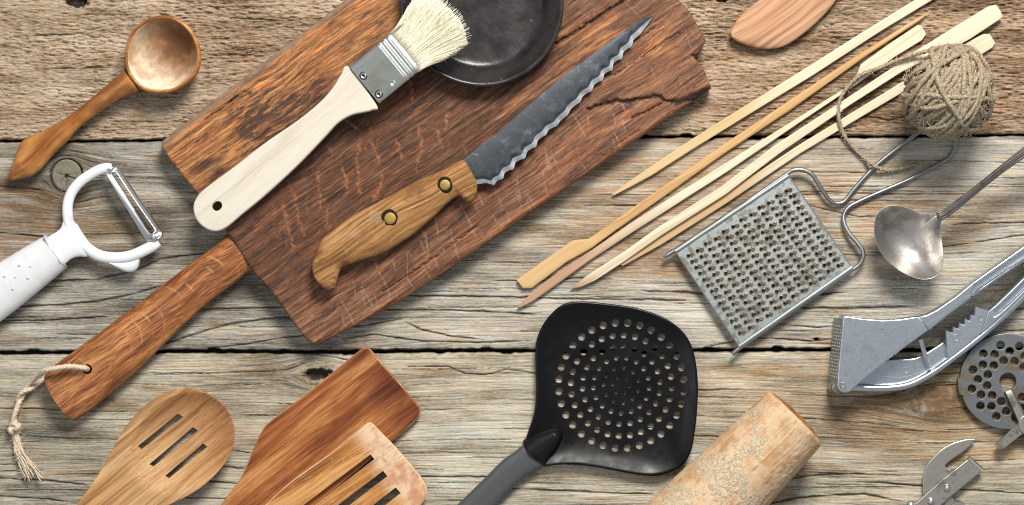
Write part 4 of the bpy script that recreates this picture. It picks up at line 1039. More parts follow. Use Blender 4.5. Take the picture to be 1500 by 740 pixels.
# ------------------------------------------------------------------ white vegetable peeler
def make_peeler():
    fr = Frame((20, 410), (100, 350), 0.0, at=.008)
    t = empty('vegetable_peeler', fr, 'white plastic vegetable peeler with a steel blade across its fork', 'peeler')
    g = fr.L([(63, 347), (0, 384), (-60, 420), (-130, 470), (-110, 560), (-60, 522), (0, 472), (28.7, 450), (92, 397.5), (97, 391), (90, 380), (70, 350)], .008)
    g = smooth(g, 5)
    def zf(x, v, hw):
        q = max(0, 1 - abs(v) ** 2.4) ** .5
        return .0085 + .0080 * q, .0085 - .0082 * q
    gr = mk('grip', body(g, zf, 70, 20), M_white, t, angle=50)
    for px, py in ((28.7, 388.5), (45, 390), (7, 404.7), (23, 405.7), (41, 407), (19, 423)):
        x, y = fr.l(px, py, .016)
        vn = 0.2
        mk('grip_bump', lathe([(.0009, .0148), (.0009, .0163), (.0006, .0169), (.00001, .0171)], 12, (x, y)), M_white, gr, angle=180)
    # collar groove line where the fork enters the grip
    A, B = fr.l(66, 348, .013), fr.l(95, 391, .013)
    mk('collar', tube([(A[0], A[1], .0105), (A[0] * .8 + B[0] * .2, A[1] * .8 + B[1] * .2, .0150), ((A[0] + B[0]) / 2, (A[1] + B[1]) / 2, .0158), (A[0] * .2 + B[0] * .8, A[1] * .2 + B[1] * .8, .0150), (B[0], B[1], .0105)], .0011, 10), M_white, gr, angle=180)
    nk = smooth(fr.L([(60, 356), (70, 347), (82, 340), (89, 333), (92, 322), (92.5, 312), (99, 309), (105.5, 312), (107.5, 322), (113, 333), (123, 346), (132, 357), (134, 368), (128, 376), (116, 376), (105, 379), (96, 386), (84, 394), (66, 380)], .009), 5)
    P = lambda L: [(*fr.l(x, y, z), z) for x, y, z in L]
    parts = [body(nk, lambda x, v, hw: (.0083 + .0029 * max(0, 1 - abs(v) ** 2.2) ** .5 * min(1, hw / .003), .0083 - .0030 * max(0, 1 - abs(v) ** 2.2) ** .5), 60, 18)]
    up = smooth(P([(104, 338, .0085), (100, 322, .0085), (99, 302, .0085), (104, 284, .0085), (116, 268, .009), (134, 255, .0095), (150, 247.5, .0100), (164, 246, .0102)]), 6, False)
    lo = smooth(P([(106, 332, .0085), (114, 346, .0085), (125, 361, .0085), (143, 373.5, .0085), (165, 378, .009), (190, 375.5, .0095), (213, 366, .010), (233, 355, .0102)]), 6, False)
    parts.append(tube(up, lambda u: .0031 * (1 if u < .93 else 1 - (u - .93) * 3.5), 16, flat=.8))
    parts.append(tube(lo, lambda u: .0034 * (1 if u < .93 else 1 - (u - .93) * 3.5), 16, flat=.8))
    mk('fork', join(*parts), M_white2, t, angle=70)
    kb = smooth(fr.L([(160, 384), (180, 378), (203, 379), (204, 387), (200, 395), (191, 399), (178, 396)], .008), 6)
    mk('eye_gouge', body(kb, lambda x, v, hw: (.0078 + .0028 * max(0, 1 - v * v) ** .5, .0078 - .0028 * max(0, 1 - v * v) ** .5), 30, 12), M_white2, t, angle=60)
    bo = smooth(fr.L([(155, 254), (161, 247), (168, 243), (174, 247), (188, 268), (203, 290), (220, 314), (236, 338), (237, 347), (228, 352), (214, 354), (211, 349), (196, 324), (180, 298), (166, 275)], .012), 4)
    so = smooth(fr.L([(166, 257), (167, 253), (171, 254), (187, 278), (207, 308), (226, 335), (226, 339), (222, 342), (217, 338), (199, 310), (181, 281)], .012), 3)
    A, B = np.array(fr.l(160, 250, .012)), np.array(fr.l(226, 348, .012)); d = (B - A) / np.linalg.norm(B - A)
    def zf2(x, y):
        w = -(x - A[0]) * d[1] + (y - A[1]) * d[0]
        return -110 * (w + .0006) ** 2 + .12 * w
    mk('blade', slab(bo, [so], .0098, .0138, .0004, 2, zf=zf2), M_chrome, t, angle=50)
    for a in ((160, 250), (228, 349)):
        p_ = P([(a[0], a[1], .0125)])[0]
        mk('pivot', lathe([(.0013, .0095), (.0013, .0140), (.0009, .0144), (.0001, .0145)], 14, p_[:2]), M_chrome, t)
make_peeler()

# ------------------------------------------------------------------ beech spoon with three slots
def slot_mat(fr):
    m = M_slot; bs = m.node_tree.nodes['Principled BSDF']; b = NB.__new__(NB); b.m = m; b.t = m.node_tree; b.n = b.t.nodes; b.b = bs
    c = bs.inputs['Base Color'].links[0].from_socket; p = b.obj(); X, Y, Z = b.sep(p)
    nn = b.ma('MULTIPLY', b.ma('SUBTRACT', b.noise(p, .02, 4), .5), 120)
    c = b.mix(b.rng(b.ma('ADD', X, nn), 130, 240, 0, .8), c, b.mix(1.0, c, (.72, .52, .42), 'MULTIPLY'))
    c = b.mix(b.rng(b.ma('ADD', X, nn), 90, 0, 0, .6), c, b.mix(1.0, c, (1.05, .95, .75), 'MULTIPLY'))
    b.put(bs.inputs['Base Color'], c)
def make_slotted_spoon():
    fr = Frame((120, 740), (262, 624), 0.0, at=.009)
    o_ = [(113, 740), (133, 713), (150, 687), (167, 657), (183, 627), (207, 600), (233, 580), (260, 570), (283, 568), (307, 577), (327, 593), (340, 613), (344.5, 637), (339, 663), (323, 687), (300, 710), (273, 727), (250, 738), (225, 748), (190, 766), (160, 790), (120, 830), (60, 890), (30, 870), (20, 850), (70, 795)]
    slot_mat(fr)
    out = smooth(fr.L(o_, .009), 5); cx, cy = fr.l(268, 648, .009)
    th = math.radians(0)
    def dz(x, y):
        r = math.hypot((x - cx) / (84 * S), (y - cy) / (66 * S))
        return -.0088 * max(0, 1 - r ** 2.6)
    t = [None]
    def zf(x, v, hw):
        y = ymid(x) + hw * v
        e = max(0, 1 - abs(v) ** 8) ** .5
        zt = .0126 + dz(x, y) + .0006 * (e - 1)
        return zt, max(.0003, zt - .0036 * e - .0004)
    x0, x1, lo, hi = chains(out); ymid = lambda x: (lo(x) + hi(x)) / 2
    o = mk('slotted_spoon', body(out, zf, 110, 30), M_slot, None, fr, angle=50)
    for q in ([(203, 653), (260, 606), (268.5, 610.5), (207.5, 658.5)], [(219, 680), (282, 626), (289.5, 631), (224.5, 684)], [(242, 697), (297, 650), (303.5, 654.5), (247.5, 701)]):
        cut(o, prism_v(fr.L(q, .006), -.01, .03))
    tag(o, 'pale beech cooking spoon with three slots, beside the solid brown spatula', 'spoon')
make_slotted_spoon()

# ------------------------------------------------------------------ two brown spatulas, the slotted one on top
def cherry(name, fr, worn):
    b = NB(name); p = b.obj(); X, Y, Z = b.sep(p)
    q = b.vm('ADD', p, b.comb(0., b.ma('MULTIPLY', b.noise(b.vm('MULTIPLY', p, (.3, 1, 1)), .012, 2), 30), 0.))
    mid = b.noise(b.vm('MULTIPLY', q, (.004, .055, .05)), 1, 5, .62); fine = b.noise(b.vm('MULTIPLY', q, (.012, .5, .5)), 1, 5, .68)
    f = b.rng(b.ma('ADD', b.ma('MULTIPLY', mid, .66), b.ma('MULTIPLY', fine, .34)), .36, .66)
    c = b.ramp(f, ([(0, (.15, .05, .014)), (.35, (.31, .115, .028)), (.65, (.46, .20, .055)), (1, (.60, .34, .13))] if worn else [(0, (.10, .026, .008)), (.35, (.23, .066, .016)), (.65, (.35, .125, .034)), (1, (.52, .255, .09))]))
    bl = b.noise(b.vm('MULTIPLY', p, (.35, 1, 1)), .02, 4, .65)
    if not worn:
        e = b.rng(X, 235, 320)
        c = b.mix(b.ma('MULTIPLY', b.ma('MULTIPLY', e, b.rng(bl, .32, .50)), .95), c, b.mix(1.0, c, (.38, .25, .22), 'MULTIPLY'))
        c = b.mix(b.rng(bl, .54, .68, 0, .55), c, b.mix(1.0, c, (.55, .38, .36), 'MULTIPLY'))
    else:
        pale = b.mix(b.rng(b.noise(p, .03, 3), .42, .6), (.66, .48, .31), (.50, .25, .15))
        e = b.rng(b.ma('ADD', X, b.ma('MULTIPLY', bl, 70)), worn, worn + 35)
        c = b.mix(b.ma('MULTIPLY', e, b.rng(b.noise(p, .09, 4, .7), .30, .55, .45, 1)), c, pale)
        c = b.mix(b.rng(b.noise(p, .15, 5, .75), .56, .72, 0, .5), c, (.60, .40, .22))
    sp = b.rng(b.noise(p, .5, 2, .6), .70, .78); c = b.mix(b.ma('MULTIPLY', sp, .12), c, (.62, .45, .28))
    pore = b.rng(b.noise(b.vm('MULTIPLY', q, (.03, .9, .9)), 1, 2), .60, .70); c = b.mix(b.ma('MULTIPLY', pore, .5), c, (.10, .035, .012))
    return b.done(c, b.ma('ADD', .40, b.ma('MULTIPLY', fine, .25)), None, b.bump(fine, .3, .0005), Coat_Weight=.03, Coat_Roughness=.3, Specular_IOR_Level=.25)

M_worn_lit = wood('rubbed_lit_edge_wood', [(.20, .07, .025), (.38, .17, .07), (.60, .38, .20)], .02, .1, .6, .2, .4)
M_worn_lit2 = wood('rubbed_lit_pale_edge', [(.46, .26, .13), (.60, .40, .24), (.74, .57, .40)], .02, .1, .6, .2, .3)
def pale_edges(o, m):  # bevels recoloured paler: rubbed wood plus a painted catch of light
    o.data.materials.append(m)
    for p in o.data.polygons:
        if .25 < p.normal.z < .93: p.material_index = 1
def make_spatulas():
    f1 = Frame((323, 748), (580, 545), 0.0, at=.005)
    o1 = smooth(f1.L([(323, 740), (339, 719), (353, 700), (363, 677), (374, 652), (385, 629), (398, 615), (441, 582), (483, 549), (522, 517), (531, 511), (537, 509.5), (543, 512), (560, 533), (588, 564), (609, 589), (615, 597), (616, 604), (610, 615), (592, 632), (574, 647), (530, 684), (480, 728), (440, 765), (400, 810), (360, 860), (300, 930), (220, 880), (270, 810)], .005), 4)
    m1 = cherry('burnt_cherry_wood', f1, 0)
    o = mk('wooden_spatula', slab(o1, [], .0008, .0050, .0012, 3), m1, None, f1)
    pale_edges(o, M_worn_lit)
    tag(o, 'solid reddish brown wooden spatula with straight end, lying under the slotted one', 'spatula')
    f2 = Frame((420, 748), (590, 640), .0050, at=.010)
    o2 = smooth(f2.L([(372, 754), (388, 740), (423, 708), (476, 670), (518, 636), (535, 622), (540, 619.5), (546, 621), (560, 635), (588, 664.5), (613, 694), (623, 709), (626, 720), (623, 731), (610, 748), (580, 775), (520, 820), (440, 870), (400, 900), (340, 860), (330, 820)], .010), 4)
    sl = [[(542.5, 666), (548.5, 673), (440, 757), (380, 800), (374, 793), (434, 748)], [(561, 690), (567.5, 698), (500, 750), (420, 808), (414, 800), (495, 740)], [(579.5, 714.5), (587, 722.5), (548, 754), (470, 812), (463, 804), (540, 745)]]
    o = mk('slotted_spatula', slab(o2, [f2.L(s, .010) for s in sl], .0051 - .005 + .0001, .0048, .0010, 3, hbev=.00025), cherry('worn_cherry_wood', f2, 165), None, f2)
    o.location.z = .0050
    pale_edges(o, M_worn_lit2)
    tag(o, 'worn orange brown wooden spatula with three long slots, lying on the solid spatula', 'spatula')
make_spatulas()

# ------------------------------------------------------------------ black nylon skimmer
def make_skimmer():
    fr = Frame((720, 720), (910, 564), 0.0, at=.010)
    t = empty('skimmer', fr, 'black nylon skimmer with rings of round holes and a grey handle', 'skimmer')
    hd = [(768, 649), (775, 628), (782, 606), (785, 580), (785, 550), (784, 519), (786, 498), (795, 476), (810, 457), (827, 445), (849, 441.6), (883, 444), (927, 450), (961, 460), (987, 474), (1004.6, 491), (1015.5, 513), (1021, 541), (1022.7, 571), (1021, 606), (1017.5, 636), (1012, 662), (1002, 679.5), (987, 690), (966, 697), (944, 697.2), (909, 691.5), (875, 685), (845, 681), (819, 681), (797, 684)]
    out = fr.L(hd, .0060); o1 = smooth(out[:-1], 5, False) + [out[-1]]
    o1 = [tuple(p) for p in o1]
    c = fr.l(908, 566, .004)
    top = [(0, .0016), (.15, .0016), (.3, .0017), (.45, .0018), (.6, .0020), (.72, .0023), (.82, .0033), (.9, .0046), (.955, .0059), (.975, .0064), (.99, .0063), (.998, .0058), (1.0, .0052)]
    bot = [(.997, .0042), (.96, .0034), (.9, .0025), (.8, .0014), (.65, .0008), (.5, .0006), (.3, .0004), (.15, .0004), (0, .0004)]
    head = mk('head', rings(o1, c, top + bot), M_nylon, t, angle=180)
    cc = []
    for rad, n, r, ph in ((92, 32, 5.4, .10), (74, 28, 4.8, .05), (57, 22, 4.3, .2), (41, 17, 3.8, .1), (26, 11, 3.0, .3), (12.5, 6, 2.7, .1)):
        for i in range(n):
            a = ph + 2 * math.pi * i / n
            x, y = fr.l(910.5 + rad * math.cos(a), 565 + rad * math.sin(a), .004)
            # each hole widens upwards, as moulded
            s = [[(x + q * r * S * math.cos(2 * math.pi * k / 14), y + q * r * S * math.sin(2 * math.pi * k / 14), z) for k in range(14)] for q, z in ((1.0, -.002), (1.0, .0008), (1.15, .0030), (1.25, .006))]
            cc.append(loft(s))
    cut(head, join(*cc))
    head.data.set_sharp_from_angle(angle=R(50))
    bs = smooth(fr.L([(766, 651), (772, 643), (790, 634), (806, 629), (817, 629), (824, 634), (824, 643), (816, 660), (806, 672), (797, 683), (782, 672)], .010), 5)
    mk('socket', body(bs, lambda x, v, hw: (.0040 + .0068 * max(0, 1 - abs(v) ** 2.3) ** .55 * min(1, hw / .005), .0012), 40, 18), M_nylon, t, angle=60)
    hp = smooth(fr.L([(769, 652), (752, 664), (736, 675), (706, 705), (669, 741), (620, 790), (560, 850), (600, 890), (660, 820), (728, 741), (757, 710), (778, 694), (795, 683), (783, 666)], .008), 4)
    b = NB('dark_grey_satin'); p = b.obj(); n = b.noise(p, .5, 3, .7); s2 = b.noise(b.vm('MULTIPLY', p, (.02, .5, .5)), 1, 3)
    c_ = b.mix(b.rng(n, .58, .7, 0, .4), (.070, .074, .080), (.16, .165, .17))
    m = b.done(c_, b.ma('ADD', .38, b.ma('MULTIPLY', s2, .2)), .3, b.bump(n, .15, .0003))
    mk('handle', body(hp, lambda x, v, hw: (.0048 + .0036 * max(0, 1 - abs(v) ** 4) ** .5, .0048 - .0030 * max(0, 1 - abs(v) ** 4) ** .5), 50, 16), m, t, angle=50)
make_skimmer()

# ------------------------------------------------------------------ rolling pin crusted with dough
def make_pin():
    fr = Frame((1165, 612), (1025, 754.5), 0.0, at=.0275)
    t = empty('rolling_pin', fr, 'wooden rolling pin end crusted with dried dough, beside the black skimmer', 'rolling pin')
    zc = .0272; k = (H - zc) / H * S
    NX, NT = 330, 300; L = 330 * k
    def rad(x): return (55.0 * k + (x / k) * .052 * k) if x > 0 else 55.0 * k
    def surf(crust):
        secs = []
        for j in range(NX + 1):
            x = -.0002 + L * j / NX; r0 = rad(x)
            e = x / (5 * k)
            if e < 1: r0 -= 3.4 * k * (1 - max(0, e)) ** 2
            s = []
            for i in range(NT):
                a = 2 * math.pi * i / NT; y, z = r0 * math.cos(a), r0 * math.sin(a)
                P = Vector((x * 260, y * 420, z * 420))
                n = mnoise.fractal(P, .9, 2.0, 3); low = mnoise.noise(Vector((x * 45 + 3, y * 60, z * 60)))
                if crust:
                    lowm = 1.5 * mnoise.noise(Vector((x * 38 + 1.7, y * 45 + 2.2, z * 45))) + .6 * mnoise.noise(Vector((x * 110, y * 120, z * 120))) + .02 + .75 * math.exp(-((x - .060) / .034) ** 2 - ((y + .002) / .021) ** 2) - .9 * math.exp(-(x / .016) ** 2)
                    fr_ = mnoise.fractal(Vector((x * 420, y * 620, z * 620)), .5, 2.2, 4)
                    chip = mnoise.noise(Vector((x * 260 + 9, y * 260, z * 260)))
                    d = -.00040 + .00060 * max(-.5, min(1.0, lowm * 1.6)) + .00030 * fr_ - (.0008 if chip > .40 else 0)
                    d = min(d, .0007)
                else:
                    d = .00022 * n + .0001 * low
                rr = r0 + d
                s.append((x, rr * math.cos(a), zc + rr * math.sin(a)))
            secs.append(s)
        return secs
    s = surf(False)
    dome = []
    r0 = rad(0) - 3.4 * k
    for q, dx in ((.0001, -7.5), (.3, -7.2), (.6, -6.0), (.82, -4.2), (.93, -2.4), (.985, -.9)):
        dome.append([(dx * k, r0 * q * math.cos(2 * math.pi * i / NT), zc + r0 * q * math.sin(2 * math.pi * i / NT)) for i in range(NT)])
    ro = mk('roller', loft(dome + s), M_pin, t, angle=180)
    ro.data.materials.append(wood('end_grain', [(.16, .06, .02), (.28, .12, .045), (.40, .20, .09)], .1, .1, .7, .3, .5))
    for p in ro.data.polygons:
        if max(p.vertices) < len(dome) * NT or (len(p.vertices) == 3 and p.center.x < 0): p.material_index = 1
    s2 = surf(True)
    # keep the upper half of the crust only: it is what the picture shows and the rest touches the table
    s2 = [[p for i, p in enumerate(q) if i <= NT // 2] for q in s2[4:]]
    tag(mk('dough_crust', loft(s2, cap=False, closed=False), M_crust, t, angle=180), kind='stuff')
make_pin()

# ------------------------------------------------------------------ wooden spatula end, top edge
def make_top_spatula():
    fr = Frame((1080, 62), (1200, -20), 0.0, at=.006)
    out = smooth(fr.L([(1113, 0), (1091, 17), (1078, 32), (1071, 45), (1072, 54), (1085, 63), (1106.5, 69.5), (1128, 71.5), (1150, 67), (1171, 54), (1193, 36), (1214.6, 14), (1228, -4), (1250, -36), (1290, -80), (1330, -110), (1316, -125), (1270, -95), (1220, -70), (1165, -40)], .006), 5)
    zf = lambda x, v, hw: (.0045 + .0028 * max(0, 1 - abs(v) ** 3) ** .5, .0045 - .0036 * max(0, 1 - abs(v) ** 3) ** .5)
    o = mk('wooden_spoon', body(out, zf, 90, 24), M_top, None, fr, angle=50)
    tag(o, 'pinkish straight grained wooden spoon cut off by the top edge, left of the skewers', 'spoon')
make_top_spatula()

# ------------------------------------------------------------------ bamboo skewers
def bamboo(name, cols, grads=(), seed=0):
    m = wood(name, cols, .004, .5, .55, .2, .35, line=.7, seed=seed); bs = m.node_tree.nodes['Principled BSDF']
    b = NB.__new__(NB); b.m = m; b.t = m.node_tree; b.n = b.t.nodes; b.b = bs
    c = bs.inputs['Base Color'].links[0].from_socket; p = b.obj(); X, Y, Z = b.sep(p)
    nn = b.ma('MULTIPLY', b.ma('SUBTRACT', b.noise(b.vm('MULTIPLY', p, (.3, 3, 3)), .04, 3), .5), 90)
    for x0, x1, col, am in grads:
        c = b.mix(b.rng(b.ma('ADD', X, nn), x0, x1, 0, am), c, b.mix(.5, col, b.mix(1.0, c, col, 'MULTIPLY')))
    b.put(bs.inputs['Base Color'], c); return m
CREAM = [(.50, .40, .25), (.62, .54, .385), (.69, .63, .49)]
B_a = bamboo('bamboo_a', CREAM, [(330, 200, (.62, .42, .18), .7)], 5)
B_b = bamboo('bamboo_b', [(.33, .17, .065), (.48, .28, .115), (.60, .40, .20)], [(230, 60, (.74, .56, .30), .9)], 11)
B_c = bamboo('bamboo_c', CREAM, [(330, 60, (.46, .25, .16), .85)], 17)
B_d = bamboo('bamboo_d', CREAM, [(60, 0, (.40, .20, .07), .7)], 29)
B_e = bamboo('bamboo_e', CREAM, [(220, 60, (.55, .34, .16), .8)], 37)
def skewer(a, b_, pts, z0, T, mat, label, lift=None, p=16, tipx=None):
    fr = Frame(a, b_, 0.0, at=T)
    out = smooth(fr.L(pts, T + z0), 1)
    x0, x1, _, _ = chains(out)
    def zf(x, v, hw):
        e = max(0, 1 - abs(v) ** p) ** .5; tt = min(T, hw * 1.9)
        z = z0 + (lift((x - x0) / (x1 - x0)) if lift else 0)
        m = z + T / 2
        return m + tt / 2 * (.35 + .65 * e), m - tt / 2 * (.35 + .65 * e)
    o = mk('bamboo_skewer', body(out, zf, 120, 10), mat, None, fr, angle=40)
    tag(o, label, 'skewer', 'bamboo skewers fanned out at the right')
skewer((897, 285), (1356, 0), [(896, 285.5), (912, 272), (945, 249.5), (1004, 209.5), (1099, 150), (1180, 100), (1262, 48), (1340, 0), (1420, -52), (1428, -40), (1366, 0), (1290, 46), (1190, 111), (1105, 163), (1012, 220.5), (955, 257), (920, 276), (900, 286)], .0002, .0026, B_a,
       'uppermost cream bamboo skewer, its tip by the board, its other end out of frame')
skewer((757, 415), (1362, 18), [(757, 410), (800, 379), (838, 352.5), (848, 350.5), (858, 351), (868, 346), (960, 281), (1056, 214), (1150, 151.5), (1255, 81), (1330, 35), (1358, 19), (1363, 17.5), (1345, 32), (1265, 85), (1158, 161.5), (1060, 226), (965, 293.5), (900, 339), (868, 363), (830, 384), (800, 407), (790, 414), (779, 422.5), (766, 422.5)], .0002, .0026, B_b,
       'amber bamboo skewer with its flat paddle at the lower left and point at upper right', p=2.6)
skewer((758, 449), (1350, 45), [(757, 450), (775, 433), (801, 411), (860, 371), (925, 326), (1056, 243), (1160, 178), (1225, 137), (1246, 124), (1254, 112), (1261, 94), (1300, 66), (1345, 36), (1350, 38), (1357, 50), (1351, 59), (1310, 84), (1283, 104), (1250, 127), (1165, 184), (1062, 254), (932, 337), (865, 381), (810, 421), (780, 442), (762, 451)], .0002, .0026, B_c,
       'bamboo skewer with a short cream paddle at upper right, second above the twine ball')
skewer((1000, 332), (1450, 58), [(905, 385), (960, 349), (1056, 288), (1166, 215), (1320, 121), (1380, 84), (1406, 68), (1425, 57), (1441, 49.5), (1450, 50), (1458, 63), (1454, 70), (1438, 80), (1400, 104), (1328, 132), (1172, 225), (1063, 299), (970, 358), (912, 390)], .0002, .0022, B_e,
       'lowest bamboo skewer, its paddle end half hidden under the twine ball')
skewer((836, 422), (1460, 16), [(834.5, 423.5), (848, 413), (862, 402), (910, 371), (963, 333.5), (1056, 273), (1133, 214), (1240, 144), (1313, 95), (1345, 72), (1362, 62), (1400, 38), (1446, 10), (1458, 7.5), (1463, 14), (1468.5, 25), (1461, 31), (1420, 58), (1382, 78), (1355, 88), (1320, 106), (1245, 154), (1140, 226), (1063, 285), (970, 344), (916, 382), (872, 411), (850, 421)], .0002, .0024, B_d,
       'longest bamboo skewer, its broad paddle at the top right above the twine ball', lift=lambda u: .0024 * float(sstep(0, .2, np.float64(u))))
# ------------------------------------------------------------------ ball of jute twine with its loose end
def make_twine():
    zc = .0335
    fr = Frame((1389, 136), (1450, 136), 0.0, at=zc)
    t = empty('twine_ball', fr, 'ball of brown jute twine with a long loose end curling left over the skewers', 'twine')
    rnd = random.Random(12); parts = []
    R0 = .0212
    V, F = lathe([(R0 * math.sin(a), zc - R0 * math.cos(a)) for a in np.linspace(.01, math.pi - .01, 20)], 32)
    parts.append((V, F))
    def fam(deg, tilt, offs, Rr, rad=.00150, jit=.12):
        for d in offs:
            D = Vector((math.cos(R(deg)), math.sin(R(deg)), 0)); ax = Vector((-math.sin(R(deg)), math.cos(R(deg)), 0))
            ax = (ax + Vector((rnd.gauss(0, .05), rnd.gauss(0, .05), tilt + rnd.gauss(0, .05)))).normalized()
            D = (D - ax * D.dot(ax)).normalized(); E = ax.cross(D)
            rr = math.sqrt(max(1e-8, 1 - d * d)); ph = rnd.uniform(0, 6); pts = []
            Rq = Rr + rnd.uniform(-.0007, .0007)
            for i in range(72):
                a = 2 * math.pi * i / 72
                dd = d + .042 * math.sin(2 * a + ph) + .022 * math.sin(5 * a + ph * 2)
                p = (D * math.cos(a) + E * math.sin(a)) * rr + ax * dd
                p = p.normalized() * (Rq + .0002 * math.sin(3 * a + ph))
                if p.z < 0: p = p * .97
                pts.append((p.x, p.y, zc + p.z))
            parts.append(tube(pts, rad, 8, 2, 150, closed=True))
    ar = lambda a, b, s: np.arange(a, b, s)
    fam(15, .1, ar(-.95, .96, .122), .0222)
    fam(100, .2, ar(-.95, .96, .122), .0228)
    fam(52, .15, ar(-.40, .75, .122), .0246)
    fam(118, -.35, ar(-.95, -.30, .122), .0240)
    fam(150, .45, ar(.35, .85, .122), .0240)
    fam(74, .5, ar(-.12, .36, .122), .0262)
    fam(58, -.25, ar(-.75, -.45, .122), .0256)
    fam(35, -.1, ar(.62, .9, .122), .0250)
    for q in range(9):
        fam(rnd.uniform(0, 180), rnd.uniform(-.7, .9), [rnd.uniform(-.5, .6)], .0258 + rnd.uniform(0, .0010))
    mk('winding', join(*parts), M_twine, t, angle=180)
    P = lambda L: [(*fr.l(x, y, z), z) for x, y, z in L]
    le = P([(1446, 108, .045), (1444, 96, .048), (1439.5, 86, .046), (1427, 73, .038), (1411, 67, .030), (1383, 68.5, .018), (1350, 77, .0095), (1318, 87, .0075), (1289.5, 99, .0062), (1261, 110, .0058), (1241, 128, .0045), (1229.5, 150, .0045), (1228.7, 174, .0045),
            (1237, 199, .0028), (1257, 223, .0018), (1268, 233, .0022), (1278, 241, .0052), (1284, 245, .0048), (1298, 249.4, .0022), (1322, 246.5, .0015), (1346, 239, .0013)])
    le = smooth(le, 8, False)
    mk('loose_end', tube(le, lambda u: .00115 if u < .95 else .00115 * (1 - (u - .95) * 9), 9, 2, 150), M_twine, t, angle=180)
    fz = []
    for i in range(560):
        if i < 400:
            v = Vector((rnd.gauss(0, 1), rnd.gauss(0, 1), rnd.uniform(-.2, 1))).normalized(); p0 = Vector((0, 0, zc)) + v * .0258
        else:
            q = Vector(le[rnd.randrange(10, len(le))]); v = Vector((rnd.gauss(0, 1), rnd.gauss(0, 1), .6)).normalized(); p0 = q
        tn = Vector((rnd.gauss(0, 1), rnd.gauss(0, 1), rnd.gauss(0, 1))); tn = (tn - v * tn.dot(v)).normalized()
        ln = rnd.uniform(.002, .0055 if i < 400 else .004)
        k1 = v * rnd.uniform(.3, .9) + tn * .6; k2 = v * rnd.uniform(-.2, .6) + tn
        fz.append(tube(smooth([tuple(p0), tuple(p0 + k1 * ln * .5), tuple(p0 + k1 * ln * .5 + k2 * ln * .5)], 3, False), .00012, 3))
    tag(mk('fuzz', join(*fz), M_cord, t, angle=180), kind='stuff')
make_twine()

# ------------------------------------------------------------------ tin grater with wire handle
def make_grater():
    zt = .0066
    fr = Frame((988.4, 366.8), (1153.9, 255.7), 0.0, at=zt)
    t = empty('flat_grater', fr, 'flat tin grater full of punched rusty teeth with a bent wire handle', 'grater')
    A, B, C, D = [np.array(fr.l(*p, zt)) for p in ((988.4, 366.8), (1153.9, 255.7), (1249.4, 393.7), (1083.9, 509.6))]
    e = lambda u, v: (A * (1 - u) * (1 - v) + B * u * (1 - v) + C * u * v + D * (1 - u) * v)
    teeth = []; holes = []; rnd = random.Random(6)
    for i in range(12):
        for j in range(14):
            if (i < 2 and j < 0): continue
            u = .075 + i * .0785; v = .105 + j * .0610 + (.012 if i % 2 else 0)
            if v > .93: continue
            for s in (-.0150, .0160):
                x, y = e(u + s + rnd.uniform(-.002, .002), v + (s * .2) + rnd.uniform(-.002, .002))
                if s < 0: holes.append(circle(x, y, 2.4 * S, 8, rnd.random()))
                q = []; a0 = R(200) + rnd.uniform(-.3, .3); hh = rnd.uniform(.85, 1.2)
                prof = ((3.3, .0), (3.1, .9), (2.7, 1.5), (2.4, 1.2), (2.3, -.5)) if s < 0 else ((3.5, -.1), (3.3, 1.3), (2.7, 2.6), (1.8, 3.2), (1.0, 2.4), (.9, .3))
                for r, z in prof:
                    q.append([(x + r * S * math.cos(2 * math.pi * k / 9), y + r * S * math.sin(2 * math.pi * k / 9), zt + S * hh * (z + (.6 if z > .5 and s < 0 else 0) * math.cos(2 * math.pi * k / 9 - a0))) for k in range(9)])
                teeth.append(loft(q, cap=False))
    pl = [e(0.0, .012), e(1, .012), e(1, .988), e(0, .988)]
    mk('plate', slab([tuple(p) for p in pl], holes, zt - .0007, zt, .0002, 1), M_plate, t)
    tag(mk('grating_teeth', join(*teeth), M_tooth, t, angle=60), kind='stuff')
    def rail(p, q):
        return tube([(*p, zt - .0009), *[((p * (1 - k) + q * k)[0], (p * (1 - k) + q * k)[1], zt - .0009 + .00012 * math.sin(k * 23)) for k in np.linspace(.1, .9, 12)], (*q, zt - .0009)], .0017, 12)
    mk('rolled_edge', rail(e(0, .012), e(1, .012)), M_tin, t, angle=60)
    mk('rolled_edge', rail(e(0, .988), e(1, .988)), M_tin, t, angle=60)
    # lip folded down along the two short edges
    for u in (.004, .996):
        p, q = e(u, .02), e(u, .98)
        mk('folded_lip', tube([(*p, zt - .0012), (*q, zt - .0012)], .0008, 8, flat=1.6), M_tin, t)
    P = lambda L: [(*fr.l(x, y, z), z) for x, y, z in L]
    w = [(973, 375, .0055), (985, 369, .0056), (1070, 312, .0056), (1150, 257, .0056), (1160, 250, .0056), (1173, 248.5, .0056), (1184, 252, .0054), (1192, 259, .0052), (1203.5, 277, .0045), (1213, 291, .0035), (1221, 297, .0028), (1229, 298, .0024),
         (1238, 294, .0022), (1253, 275, .0020), (1286, 240, .0018), (1344, 195, .0018), (1366, 176, .0018), (1383, 168, .0018), (1396, 173, .0018), (1401.5, 188, .0018), (1401, 203, .0018), (1397, 220, .0018), (1389, 231, .0018), (1377, 239, .0018), (1334, 262, .0018), (1281, 285, .0018), (1256, 296.5, .0020), (1243, 304, .0022),
         (1236, 315, .0026), (1236.5, 327, .0034), (1244.6, 343, .0044), (1256, 356, .0050), (1263, 366, .0054), (1264.5, 376, .0056), (1259, 387, .0056), (1249, 395, .0056), (1200, 429, .0056), (1090, 505, .0056), (1073, 519.5, .0055)]
    mk('wire_handle', tube(smooth(P(w), 5, False), .00128, 10), M_wire, t, angle=180)
make_grater()

